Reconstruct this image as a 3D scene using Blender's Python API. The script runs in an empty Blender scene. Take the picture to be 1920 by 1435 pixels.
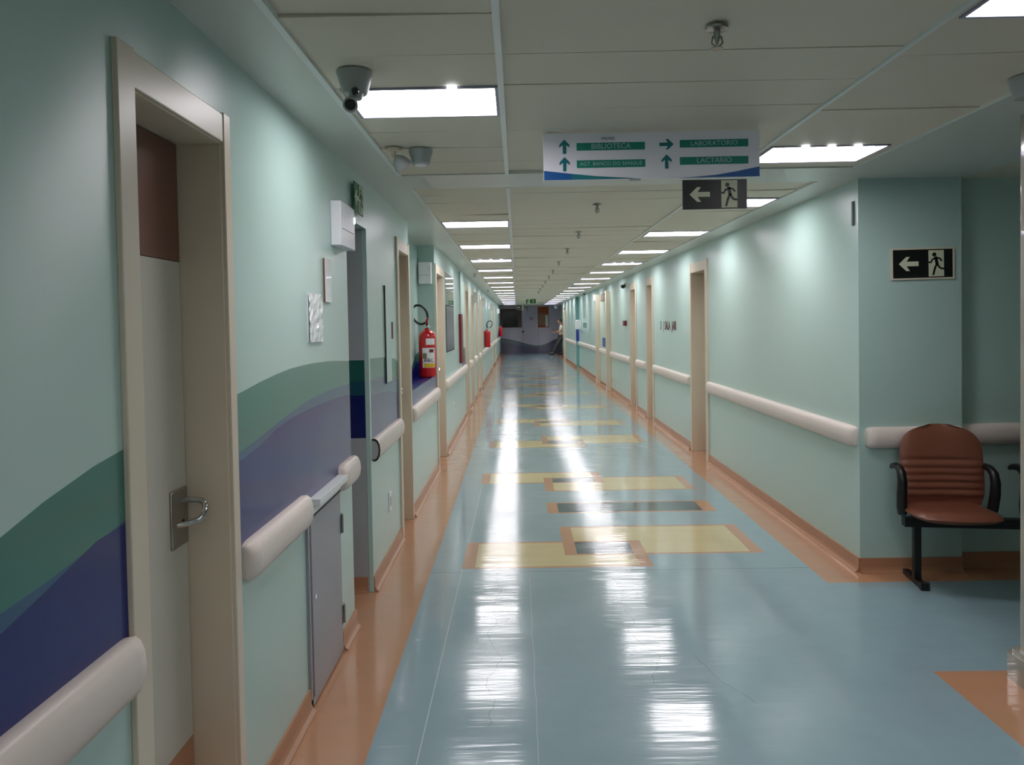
import bpy, math, random
from mathutils import Vector, Matrix, Euler
random.seed(7)
SC = bpy.context.scene
COL = SC.collection
PI = math.pi

# ------------------------------------------------------------------ camera
cam_d = bpy.data.cameras.new('camera')
cam = bpy.data.objects.new('camera', cam_d)
COL.objects.link(cam)
cam_d.sensor_fit = 'HORIZONTAL'
cam_d.sensor_width = 36.0
cam_d.lens = 1390.0 / 1920.0 * 36.0
cam_d.shift_y = -(717.5 - 640.6) / 1920.0
cam_d.clip_start = 0.05
cam_d.clip_end = 120
cam.matrix_world = (Matrix.Translation((0, 0, 1.6)) @ Matrix.Rotation(math.radians(0.438), 4, 'Z')
                    @ Matrix.Rotation(PI / 2 - math.radians(1.458), 4, 'X')
                    @ Matrix.Rotation(math.radians(-1.0), 4, 'Z'))
SC.camera = cam

# ------------------------------------------------------------------ world, exposure
W = bpy.data.worlds.new('world')
SC.world = W
W.use_nodes = True
W.node_tree.nodes['Background'].inputs[0].default_value = (0.5, 0.55, 0.6, 1)
W.node_tree.nodes['Background'].inputs[1].default_value = 0.02
SC.view_settings.view_transform = 'Standard'
SC.view_settings.look = 'None'
SC.view_settings.exposure = 0.0
SC.view_settings.gamma = 1.0
SC.view_settings.use_curve_mapping = False
SC.cycles.max_bounces = 10
SC.cycles.diffuse_bounces = 6
SC.cycles.glossy_bounces = 5
SC.cycles.sample_clamp_indirect = 6.0
LIGHT_E = 18.3          # strength of every ceiling panel

# ------------------------------------------------------------------ dimensions
XL, XR, ZC = -0.89, 2.115, 2.45
YN, YF = -3.0, 39.0
YP = 4.61            # wall that turns to the right
DH = 2.16            # door opening height


# ------------------------------------------------------------------ materials
def newmat(name):
    m = bpy.data.materials.new(name)
    m.use_nodes = True
    return m, m.node_tree.nodes, m.node_tree.links, m.node_tree.nodes['Principled BSDF']


def srgb(r, g, b):
    f = lambda c: (c / 255.0 / 12.92) if c / 255.0 <= 0.04045 else ((c / 255.0 + 0.055) / 1.055) ** 2.4
    return (f(r), f(g), f(b), 1)


def mat(name, col, rough=0.5, metal=0.0, spec=0.5, noise=0.0, nscale=20.0, bump=0.0, bscale=200.0, coat=0.0):
    m, N, L, P = newmat(name)
    P.inputs['Base Color'].default_value = col
    P.inputs['Roughness'].default_value = rough
    P.inputs['Metallic'].default_value = metal
    P.inputs['Specular IOR Level'].default_value = spec
    P.inputs['Coat Weight'].default_value = coat
    tc = N.new('ShaderNodeTexCoord')
    if noise > 0:
        n = N.new('ShaderNodeTexNoise')
        n.inputs['Scale'].default_value = nscale
        n.inputs['Detail'].default_value = 4
        L.new(tc.outputs['Object'], n.inputs['Vector'])
        mx = N.new('ShaderNodeMix'); mx.data_type = 'RGBA'
        mx.inputs['A'].default_value = tuple(c * (1 - noise) for c in col[:3]) + (1,)
        mx.inputs['B'].default_value = tuple(min(1, c * (1 + noise)) for c in col[:3]) + (1,)
        L.new(n.outputs['Fac'], mx.inputs['Factor'])
        L.new(mx.outputs['Result'], P.inputs['Base Color'])
    if bump > 0:
        n2 = N.new('ShaderNodeTexNoise')
        n2.inputs['Scale'].default_value = bscale
        n2.inputs['Detail'].default_value = 2
        L.new(tc.outputs['Object'], n2.inputs['Vector'])
        b = N.new('ShaderNodeBump')
        b.inputs['Strength'].default_value = bump
        b.inputs['Distance'].default_value = 0.002
        L.new(n2.outputs['Fac'], b.inputs['Height'])
        L.new(b.outputs['Normal'], P.inputs['Normal'])
    return m


MINT = srgb(179, 206, 199)


def wall_bump(N, L, P, tc, spec=0.85):
    # broad waviness of the plaster; the rolled paint spreads highlights up and down
    a = N.new('ShaderNodeTexNoise'); a.inputs['Scale'].default_value = 2.2; a.inputs['Detail'].default_value = 1
    L.new(tc.outputs['Object'], a.inputs['Vector'])
    b1 = N.new('ShaderNodeBump'); b1.inputs['Strength'].default_value = 0.4; b1.inputs['Distance'].default_value = 0.006
    L.new(a.outputs['Fac'], b1.inputs['Height'])
    L.new(b1.outputs['Normal'], P.inputs['Normal'])
    L.new(b1.outputs['Normal'], P.inputs['Coat Normal'])
    t = N.new('ShaderNodeCombineXYZ'); t.inputs['Z'].default_value = 1.0
    L.new(t.outputs[0], P.inputs['Tangent'])
    P.inputs['Anisotropic'].default_value = 0.95
    P.inputs['Specular IOR Level'].default_value = spec


def paint(name, col, rough=0.33):
    m, N, L, P = newmat(name)
    P.inputs['Base Color'].default_value = col
    P.inputs['Roughness'].default_value = rough
    tc = N.new('ShaderNodeTexCoord')
    wall_bump(N, L, P, tc)
    return m


def mural_mat(name, base, axis, curves, rough=0.33, film=False, u0=0.0, u1=40.0, zmin=0.87, teal=(70, 128, 118), mid=(56, 92, 128), navy=(24, 34, 112)):
    """painted wave bands: heights of the band edges are piecewise curves along one wall axis"""
    m, N, L, P = newmat(name)
    P.inputs['Roughness'].default_value = rough
    tc = N.new('ShaderNodeTexCoord')
    sp = N.new('ShaderNodeSeparateXYZ'); L.new(tc.outputs['Object'], sp.inputs[0])
    mr = N.new('ShaderNodeMapRange')
    mr.inputs['From Min'].default_value = u0; mr.inputs['From Max'].default_value = u1
    L.new(sp.outputs[axis], mr.inputs['Value'])
    last = None
    first = None
    for pts, colr in zip(curves, (teal, mid, navy)):
        fc = N.new('ShaderNodeFloatCurve')
        c = fc.mapping.curves[0]
        while len(c.points) > 2:
            c.points.remove(c.points[-1])
        pts = sorted(pts)
        c.points[0].location = ((pts[0][0] - u0) / (u1 - u0), pts[0][1] / 2.0)
        c.points[1].location = ((pts[-1][0] - u0) / (u1 - u0), pts[-1][1] / 2.0)
        for (u, z) in pts[1:-1]:
            c.points.new((u - u0) / (u1 - u0), z / 2.0)
        fc.mapping.update()
        L.new(mr.outputs[0], fc.inputs['Value'])
        mul = N.new('ShaderNodeMath'); mul.operation = 'MULTIPLY'; mul.inputs[1].default_value = 2.0
        L.new(fc.outputs[0], mul.inputs[0])
        lt = N.new('ShaderNodeMath'); lt.operation = 'LESS_THAN'
        L.new(sp.outputs['Z'], lt.inputs[0]); L.new(mul.outputs[0], lt.inputs[1])
        first = first or lt.outputs[0]
        mx = N.new('ShaderNodeMix'); mx.data_type = 'RGBA'
        L.new(lt.outputs[0], mx.inputs['Factor'])
        if last is None:
            mx.inputs['A'].default_value = base
        else:
            L.new(last, mx.inputs['A'])
        mx.inputs['B'].default_value = srgb(*colr)
        last = mx.outputs['Result']
    gt = N.new('ShaderNodeMath'); gt.operation = 'LESS_THAN'; gt.inputs[1].default_value = zmin
    L.new(sp.outputs['Z'], gt.inputs[0])
    mx = N.new('ShaderNodeMix'); mx.data_type = 'RGBA'
    L.new(gt.outputs[0], mx.inputs['Factor'])
    L.new(last, mx.inputs['A']); mx.inputs['B'].default_value = base
    L.new(mx.outputs['Result'], P.inputs['Base Color'])
    if film:
        # the painted bands are a glossy film; the plain wall is semi-gloss
        a = N.new('ShaderNodeMath'); a.operation = 'GREATER_THAN'; a.inputs[1].default_value = zmin
        L.new(sp.outputs['Z'], a.inputs[0])
        b = N.new('ShaderNodeMath'); b.operation = 'MULTIPLY'
        L.new(a.outputs[0], b.inputs[0]); L.new(first, b.inputs[1])
        c = N.new('ShaderNodeMath'); c.operation = 'MULTIPLY_ADD'; c.inputs[1].default_value = 0.5; c.inputs[2].default_value = 0.0
        L.new(b.outputs[0], c.inputs[0]); L.new(c.outputs[0], P.inputs['Coat Weight'])
        P.inputs['Coat Roughness'].default_value = 0.10; P.inputs['Coat IOR'].default_value = 1.48
    wall_bump(N, L, P, tc)
    if film:
        sl = N.new('ShaderNodeMath'); sl.operation = 'MULTIPLY_ADD'; sl.inputs[1].default_value = -0.6; sl.inputs[2].default_value = 0.85
        L.new(b.outputs[0], sl.inputs[0]); L.new(sl.outputs[0], P.inputs['Specular IOR Level'])
    return m


T1 = [(-3, 0.9), (0.6, 1.06), (1.24, 1.245), (1.64, 1.33), (2.0, 1.362), (2.3, 1.385), (2.6, 1.415), (3.0, 1.438), (3.5, 1.433), (3.9, 1.413),
      (4.4, 1.40), (5.0, 1.38), (5.45, 1.34), (6.1, 1.12), (7.0, 1.13), (7.47, 1.18), (8.0, 1.30), (8.4, 1.2), (8.9, 0.8), (11.5, 0.8), (11.9, 1.17), (12.4, 1.2),
      (12.9, 0.9), (13.4, 0.8), (19.2, 0.8), (20.3, 1.1), (21.5, 1.3), (22.8, 1.15), (24.0, 0.8), (32, 0.8), (35, 1.25), (38, 1.2), (40, 1.0)]
T2 = [(-3, 0.8), (0.6, 0.99), (1.24, 1.12), (1.48, 1.137), (1.64, 1.177), (2.3, 1.2), (2.7, 1.243), (3.3, 1.293), (3.9, 1.295), (4.4, 1.27),
      (5.0, 1.25), (5.45, 1.20), (6.1, 1.08), (7.0, 1.10), (7.47, 1.14), (8.0, 1.22), (8.4, 1.1), (8.9, 0.78), (11.5, 0.78), (11.9, 1.05), (12.4, 1.1),
      (12.9, 0.8), (13.4, 0.78), (19.2, 0.78), (20.3, 1.0), (21.5, 1.15), (22.8, 1.0), (24.0, 0.78), (32, 0.78), (35, 1.15), (38, 1.1), (40, 0.9)]
T3 = [(-3, 0.78), (0.6, 0.95), (1.24, 1.083), (1.43, 1.127), (1.64, 1.166), (2.3, 1.173), (2.88, 1.241), (3.3, 1.25), (3.9, 1.237), (4.4, 1.18),
      (5.0, 1.15), (5.45, 1.1), (6.1, 1.05), (7.0, 1.08), (7.47, 1.12), (8.0, 1.19), (8.4, 1.0), (8.9, 0.77), (11.5, 0.77), (11.9, 1.0), (12.4, 1.05),
      (12.9, 0.78), (13.4, 0.77), (19.2, 0.77), (20.3, 0.95), (21.5, 1.1), (22.8, 0.95), (24.0, 0.77), (32, 0.77), (35, 1.1), (38, 1.05), (40, 0.9)]

M = {}
M['mint'] = paint('mint_wall_paint', MINT)
M['mural_left'] = mural_mat('mint_wall_with_wave_mural', MINT, 'Y', (T1, T2, T3), film=True, u0=-3, u1=40)
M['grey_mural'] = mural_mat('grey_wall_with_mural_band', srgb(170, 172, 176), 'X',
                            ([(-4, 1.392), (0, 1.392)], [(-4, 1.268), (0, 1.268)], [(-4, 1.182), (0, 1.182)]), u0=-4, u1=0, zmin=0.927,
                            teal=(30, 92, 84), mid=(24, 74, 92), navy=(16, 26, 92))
M['blue_mural'] = mural_mat('teal_face_with_blue_band', srgb(110, 168, 170), 'X',
                            ([(0, 1.36), (4, 1.36)], [(0, 1.33), (4, 1.33)], [(0, 1.28), (4, 1.28)]), u0=0, u1=4, zmin=0.93,
                            teal=(70, 110, 170), mid=(50, 80, 170), navy=(20, 40, 150))
M['end_wall'] = mural_mat('lilac_grey_wall_with_dark_wave', srgb(192, 184, 204), 'X',
                          ([(-1, 0.80), (-0.6, 0.76), (0.0, 0.62), (0.6, 0.45), (1.05, 0.38), (1.4, 0.44), (1.9, 0.66), (2.4, 0.85)],
                           [(-1, 0.60), (-0.6, 0.55), (0.0, 0.45), (0.6, 0.32), (1.05, 0.29), (1.4, 0.38), (1.9, 0.60), (2.4, 0.80)],
                           [(-1, 0.52), (-0.6, 0.48), (0.0, 0.40), (0.6, 0.28), (1.05, 0.26), (1.4, 0.36), (1.9, 0.58), (2.4, 0.78)]),
                          u0=-1, u1=2.4, zmin=0.0, teal=(70, 92, 104), mid=(62, 66, 104), navy=(48, 48, 92))
M['gypsum'] = mat('white_gypsum_paint', srgb(206, 210, 204), 0.3, bump=0.15, bscale=120)
M['panel'] = mat('off_white_ceiling_panel', srgb(220, 213, 196), 0.5, noise=0.03, nscale=3)
M['void'] = mat('dull_ceiling_gap', srgb(110, 108, 100), 0.9)
M['tbar'] = mat('white_enamel_bar', srgb(226, 232, 230), 0.3)
M['reflector'] = mat('dull_violet_grey_reflector', srgb(150, 150, 172), 0.45)
M['rail'] = mat('ivory_vinyl_handrail', srgb(226, 214, 206), 0.35, noise=0.03, nscale=4, bump=0.1, bscale=400)
M['casing'] = mat('beige_door_casing', srgb(216, 204, 184), 0.35, noise=0.03, nscale=3)
M['leaf'] = mat('grey_cream_door_leaf', srgb(196, 194, 182), 0.35, noise=0.03, nscale=2)
M['brown'] = mat('brown_glazed_panel', srgb(120, 84, 72), 0.25)
M['orange_board'] = mat('orange_brown_vinyl_baseboard', srgb(176, 128, 98), 0.25, noise=0.06, nscale=6)
M['grout'] = mat('stained_joint', srgb(90, 66, 50), 0.8)
M['grey_metal'] = mat('grey_painted_steel', srgb(158, 158, 164), 0.4)
M['dark_slot'] = mat('dark_slot', srgb(40, 40, 44), 0.7)
M['steel'] = mat('brushed_steel', srgb(170, 165, 160), 0.28, metal=1.0)
M['chrome'] = mat('polished_chrome', srgb(200, 200, 200), 0.12, metal=1.0)
M['white_plastic'] = mat('white_plastic', srgb(244, 244, 248), 0.35)
M['grey_plastic'] = mat('grey_plastic', srgb(165, 170, 168), 0.45)
M['black_plastic'] = mat('black_plastic', srgb(18, 19, 22), 0.35)
M['black_glass'] = mat('black_lens_glass', srgb(8, 9, 14), 0.08)
M['red'] = mat('red_enamel', srgb(190, 20, 26), 0.22, coat=0.3)
M['dark_red'] = mat('dark_red_panel', srgb(118, 12, 24), 0.4, noise=0.1, nscale=30)
M['paper'] = mat('white_paper', srgb(225, 225, 225), 0.5)
M['sleeve'] = mat('glossy_plastic_sleeve', srgb(236, 240, 242), 0.12, bump=0.9, bscale=25, coat=0.6)
M['acrylic'] = mat('clear_acrylic_over_mint', srgb(176, 196, 190), 0.04, coat=1.0)
M['poster_grey'] = mat('grey_poster', srgb(140, 142, 148), 0.15, noise=0.25, nscale=14)
M['yellow_label'] = mat('yellow_label', srgb(220, 176, 30), 0.5)
M['olive_label'] = mat('olive_label', srgb(120, 112, 84), 0.5)
M['text_dark'] = mat('dark_print', srgb(70, 60, 60), 0.6)
M['text_red'] = mat('maroon_lettering', srgb(96, 44, 50), 0.6)
M['text_grey'] = mat('grey_lettering', srgb(66, 74, 72), 0.6)
M['sign_white'] = mat('pale_lilac_sign_board', srgb(244, 242, 252), 0.4)
M['sign_green'] = mat('sign_green', srgb(24, 136, 118), 0.45)
M['sign_teal'] = mat('sign_teal', srgb(28, 120, 130), 0.45)
M['sign_blue'] = mat('sign_blue', srgb(20, 90, 160), 0.45)
M['sign_text'] = mat('sign_lettering', srgb(170, 205, 205), 0.5)
M['exit_black'] = mat('exit_sign_black', srgb(14, 20, 18), 0.35)
M['exit_green'] = mat('exit_sign_green', srgb(20, 100, 60), 0.4)
M['exit_glow'] = mat('photoluminescent_cream', srgb(208, 214, 186), 0.5)
M['leather'] = mat('brown_leatherette', srgb(126, 76, 58), 0.35, noise=0.08, nscale=5, bump=0.2, bscale=300)
M['bench_black'] = mat('black_painted_steel', srgb(16, 16, 18), 0.4)
M['column'] = mat('glossy_grey_beige_laminate', srgb(156, 150, 138), 0.18, noise=0.04, nscale=3, coat=1.0)
M['dark_glass'] = mat('dark_window_glass', srgb(20, 22, 12), 0.1)
M['brown_frame'] = mat('dull_brown_wood', srgb(104, 82, 80), 0.5, noise=0.1, nscale=6)
M['cork'] = mat('orange_brown_cork', srgb(166, 88, 52), 0.8, noise=0.2, nscale=60)
M['tan'] = mat('tan_cork', srgb(160, 124, 100), 0.8, noise=0.15, nscale=40)
M['skin'] = mat('skin', srgb(190, 138, 116), 0.5)
M['hair'] = mat('dark_brown_hair', srgb(38, 22, 24), 0.6)
M['shirt'] = mat('off_white_cotton', srgb(222, 222, 206), 0.8, noise=0.04, nscale=20)
M['trousers'] = mat('dark_grey_cotton', srgb(74, 76, 74), 0.8, noise=0.08, nscale=20)
M['shoe'] = mat('black_leather', srgb(18, 20, 20), 0.4)


def emis(name, col, s):
    m, N, L, P = newmat(name)
    P.inputs['Base Color'].default_value = (0.8, 0.8, 0.8, 1)
    P.inputs['Emission Color'].default_value = col
    P.inputs['Emission Strength'].default_value = s
    return m


M['lamp'] = emis('lit_lamp_panel', (1.0, 0.95, 0.965, 1), LIGHT_E)
M['led'] = emis('lit_led', (0.9, 0.95, 1.0, 1), 4.0)


def floor_mat(name, col, noise=0.05, seams=False):
    m, N, L, P = newmat(name)
    P.inputs['Specular IOR Level'].default_value = 0.6
    tc = N.new('ShaderNodeTexCoord')
    n = N.new('ShaderNodeTexNoise'); n.inputs['Scale'].default_value = 7.0; n.inputs['Detail'].default_value = 6
    L.new(tc.outputs['Object'], n.inputs['Vector'])
    mx = N.new('ShaderNodeMix'); mx.data_type = 'RGBA'
    mx.inputs['A'].default_value = tuple(c * (1 - noise) for c in col[:3]) + (1,)
    mx.inputs['B'].default_value = tuple(c * (1 + noise) for c in col[:3]) + (1,)
    L.new(n.outputs['Fac'], mx.inputs['Factor'])
    out = mx.outputs['Result']
    if seams:
        sp = N.new('ShaderNodeSeparateXYZ'); L.new(tc.outputs['Object'], sp.inputs[0])

        def mth(op, a, b=None):
            q = N.new('ShaderNodeMath'); q.operation = op
            for i, v in enumerate((a, b)):
                if v is None:
                    continue
                if isinstance(v, (int, float)):
                    q.inputs[i].default_value = v
                else:
                    L.new(v, q.inputs[i])
            return q.outputs[0]
        wob = N.new('ShaderNodeTexNoise'); wob.noise_dimensions = '1D'
        wob.inputs['Scale'].default_value = 2.2; wob.inputs['Detail'].default_value = 3
        L.new(sp.outputs['Y'], wob.inputs['W'])
        wv = mth('MULTIPLY', mth('SUBTRACT', wob.outputs['Fac'], 0.5), 0.22)
        # (x0, slope, y from, y to, half width, wobble, colour)
        for (x0, sl, ya, yb, hw, wq, cc) in ((-0.405, 0.004, 2.0, 8.0, 0.0022, 0.0, (0.62, 0.70, 0.72, 1)),
                                             (-0.15, 0.0, 2.9, 5.1, 0.0028, 1.0, (0.12, 0.15, 0.16, 1)),
                                             (0.66, -0.02, 3.2, 4.6, 0.0028, 1.2, (0.12, 0.15, 0.16, 1)),
                                             (2.05, -0.36, 3.05, 3.5, 0.0024, 0.5, (0.12, 0.15, 0.16, 1)),
                                             (0.05, 0.0, 2.3, 4.6, 0.0014, 0.1, (0.5, 0.58, 0.6, 1))):
            cx = mth('ADD', mth('MULTIPLY', sp.outputs['Y'], sl), x0)
            if wq:
                cx = mth('ADD', cx, mth('MULTIPLY', wv, wq))
            d = mth('ABSOLUTE', mth('SUBTRACT', sp.outputs['X'], cx))
            k = mth('LESS_THAN', d, hw)
            k = mth('MULTIPLY', k, mth('GREATER_THAN', sp.outputs['Y'], ya))
            k = mth('MULTIPLY', k, mth('LESS_THAN', sp.outputs['Y'], yb))
            k = mth('MULTIPLY', k, 0.75 if cc[0] > 0.3 else 0.45)
            m2 = N.new('ShaderNodeMix'); m2.data_type = 'RGBA'
            L.new(k, m2.inputs['Factor']); L.new(out, m2.inputs['A']); m2.inputs['B'].default_value = cc
            out = m2.outputs['Result']
        d = mth('ABSOLUTE', mth('SUBTRACT', sp.outputs['Y'], 4.72))
        k = mth('MULTIPLY', mth('LESS_THAN', d, 0.004), 0.6)
        m2 = N.new('ShaderNodeMix'); m2.data_type = 'RGBA'
        L.new(k, m2.inputs['Factor']); L.new(out, m2.inputs['A']); m2.inputs['B'].default_value = (0.10, 0.13, 0.14, 1)
        out = m2.outputs['Result']
    L.new(out, P.inputs['Base Color'])
    # wax: patches of different gloss, gentle waves of the sheet, mostly across the corridor
    r = N.new('ShaderNodeTexNoise'); r.inputs['Scale'].default_value = 2.0; r.inputs['Detail'].default_value = 5
    L.new(tc.outputs['Object'], r.inputs['Vector'])
    mr = N.new('ShaderNodeMapRange')
    mr.inputs['From Min'].default_value = 0.35; mr.inputs['From Max'].default_value = 0.65
    mr.inputs['To Min'].default_value = 0.10; mr.inputs['To Max'].default_value = 0.20
    P.inputs['Coat Weight'].default_value = 0.5; P.inputs['Coat Roughness'].default_value = 0.09
    L.new(r.outputs['Fac'], mr.inputs['Value']); L.new(mr.outputs[0], P.inputs['Roughness'])
    mp = N.new('ShaderNodeMapping'); mp.inputs['Scale'].default_value = (0.30, 3.0, 1.0)
    L.new(tc.outputs['Object'], mp.inputs['Vector'])
    w = N.new('ShaderNodeTexNoise'); w.inputs['Scale'].default_value = 3.4; w.inputs['Detail'].default_value = 4
    L.new(mp.outputs['Vector'], w.inputs['Vector'])
    b = N.new('ShaderNodeBump'); b.inputs['Strength'].default_value = 0.5; b.inputs['Distance'].default_value = 0.0035
    L.new(w.outputs['Fac'], b.inputs['Height'])
    mp2 = N.new('ShaderNodeMapping'); mp2.inputs['Scale'].default_value = (1.2, 22.0, 1.0)
    L.new(tc.outputs['Object'], mp2.inputs['Vector'])
    w2 = N.new('ShaderNodeTexNoise'); w2.inputs['Scale'].default_value = 1.6; w2.inputs['Detail'].default_value = 2
    L.new(mp2.outputs['Vector'], w2.inputs['Vector'])
    b0 = b
    b = N.new('ShaderNodeBump'); b.inputs['Strength'].default_value = 0.5; b.inputs['Distance'].default_value = 0.0009
    L.new(w2.outputs['Fac'], b.inputs['Height']); L.new(b0.outputs['Normal'], b.inputs['Normal'])
    L.new(b.outputs['Normal'], P.inputs['Normal'])
    L.new(b.outputs['Normal'], P.inputs['Coat Normal'])
    return m


M['floor_blue'] = floor_mat('pale_blue_vinyl_floor', srgb(143, 169, 178), 0.06, True)
M['floor_orange'] = floor_mat('orange_vinyl_floor', srgb(190, 142, 110), 0.06)
M['floor_yellow'] = floor_mat('yellow_vinyl_floor', srgb(208, 194, 146), 0.04)
M['floor_teal'] = floor_mat('dark_teal_vinyl_floor', srgb(52, 86, 96), 0.06)


# ------------------------------------------------------------------ mesh helpers
class MB:
    def __init__(s):
        s.v, s.f, s.m = [], [], []

    def add(s, vs, fs, mi=0):
        o = len(s.v)
        s.v += [tuple(v) for v in vs]
        s.f += [tuple(i + o for i in f) for f in fs]
        s.m += [mi] * len(fs)
        return s

    def box(s, a, b, mi=0):
        x0, x1 = sorted((a[0], b[0])); y0, y1 = sorted((a[1], b[1])); z0, z1 = sorted((a[2], b[2]))
        vs = [(x0, y0, z0), (x1, y0, z0), (x1, y1, z0), (x0, y1, z0), (x0, y0, z1), (x1, y0, z1), (x1, y1, z1), (x0, y1, z1)]
        return s.add(vs, [(0, 3, 2, 1), (4, 5, 6, 7), (0, 1, 5, 4), (1, 2, 6, 5), (2, 3, 7, 6), (3, 0, 4, 7)], mi)

    def prism(s, prof, axis, a, b, mi=0):
        """closed 2-D profile swept along an axis; profile coords are the other two axes in xyz order"""
        def P(p, t):
            return {'x': (t, p[0], p[1]), 'y': (p[0], t, p[1]), 'z': (p[0], p[1], t)}[axis]
        n = len(prof)
        vs = [P(p, a) for p in prof] + [P(p, b) for p in prof]
        fs = [(i, (i + 1) % n, n + (i + 1) % n, n + i) for i in range(n)]
        fs += [tuple(range(n))[::-1], tuple(range(n, 2 * n))]
        return s.add(vs, fs, mi)

    def tube(s, pts, r, seg=10, mi=0, cap=True):
        pts = [Vector(p) for p in pts]
        rs = r if isinstance(r, (list, tuple)) else [r] * len(pts)
        n = len(pts)
        up = None
        rings = []
        for i, p in enumerate(pts):
            d = (pts[min(i + 1, n - 1)] - pts[max(i - 1, 0)]).normalized()
            if up is None:
                up = Vector((0, 0, 1)) if abs(d.z) < 0.9 else Vector((1, 0, 0))
            a = d.cross(up).normalized()
            up = a.cross(d).normalized()
            rings.append([p + (a * math.cos(t) + up * math.sin(t)) * rs[i] for t in [2 * PI * k / seg for k in range(seg)]])
        vs = [v for r_ in rings for v in r_]
        fs = [(i * seg + k, i * seg + (k + 1) % seg, (i + 1) * seg + (k + 1) % seg, (i + 1) * seg + k) for i in range(n - 1) for k in range(seg)]
        if cap:
            fs += [tuple(range(seg))[::-1], tuple((n - 1) * seg + k for k in range(seg))]
        return s.add(vs, fs, mi)

    def lathe(s, prof, c=(0, 0, 0), seg=24, mi=0, rot=None):
        c = Vector(c)
        R = rot or Matrix.Identity(3)
        vs, fs = [], []
        for (r, z) in prof:
            for k in range(seg):
                t = 2 * PI * k / seg
                vs.append(c + R @ Vector((r * math.cos(t), r * math.sin(t), z)))
        for i in range(len(prof) - 1):
            for k in range(seg):
                fs.append((i * seg + k, i * seg + (k + 1) % seg, (i + 1) * seg + (k + 1) % seg, (i + 1) * seg + k))
        fs.append(tuple(range(seg))[::-1])
        fs.append(tuple((len(prof) - 1) * seg + k for k in range(seg)))
        return s.add(vs, fs, mi)

    def build(s, name, mats, parent=None, bevel=0.0, smooth=False, segs=2, loc=None):
        me = bpy.data.meshes.new(name)
        me.from_pydata(s.v, [], s.f)
        for m in (mats if isinstance(mats, (list, tuple)) else [mats]):
            me.materials.append(m)
        me.polygons.foreach_set('material_index', s.m)
        if smooth:
            me.polygons.foreach_set('use_smooth', [True] * len(me.polygons))
        me.update()
        o = bpy.data.objects.new(name, me)
        COL.objects.link(o)
        if parent is not None:
            o.parent = parent
        if loc is not None:
            o.location = loc
        if bevel > 0:
            b = o.modifiers.new('bevel', 'BEVEL'); b.width = bevel; b.segments = segs; b.limit_method = 'ANGLE'
            b.angle_limit = math.radians(40)
        if smooth or bevel > 0:
            try:
                me.set_sharp_from_angle(angle=math.radians(40))
                if bevel > 0 and not smooth:
                    me.polygons.foreach_set('use_smooth', [True] * len(me.polygons))
            except Exception:
                pass
        return o


def thing(name, label, cat, loc=(0, 0, 0), group=None):
    o = bpy.data.objects.new(name, None)
    COL.objects.link(o)
    o.location = loc
    o.empty_display_size = 0.1
    o['label'] = label; o['category'] = cat
    if group:
        o['group'] = group
    return o


def tag(o, label, cat, group=None):
    o['label'] = label; o['category'] = cat
    if group:
        o['group'] = group
    return o


def struct(o):
    o['kind'] = 'structure'
    return o


def sempty(name, loc=(0, 0, 0)):
    o = bpy.data.objects.new(name, None); COL.objects.link(o); o.location = loc; o['kind'] = 'structure'
    o.empty_display_size = 0.1
    return o


def text_mb(body, size, mt, name='lettering', parent=None, M4=None, align='CENTER', ext=0.0006, bold=0.0):
    cu = bpy.data.curves.new('t', 'FONT')
    cu.body = body; cu.size = size; cu.align_x = align; cu.align_y = 'CENTER'; cu.extrude = ext; cu.resolution_u = 3; cu.offset = bold
    o = bpy.data.objects.new('t', cu)
    COL.objects.link(o)
    dg = bpy.context.evaluated_depsgraph_get()
    me = bpy.data.meshes.new_from_object(o.evaluated_get(dg))
    bpy.data.objects.remove(o)
    me.materials.clear(); me.materials.append(mt)
    r = bpy.data.objects.new(name, me)
    COL.objects.link(r)
    if parent is not None:
        r.parent = parent
    if M4 is not None:
        r.matrix_local = M4
    return r


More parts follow.
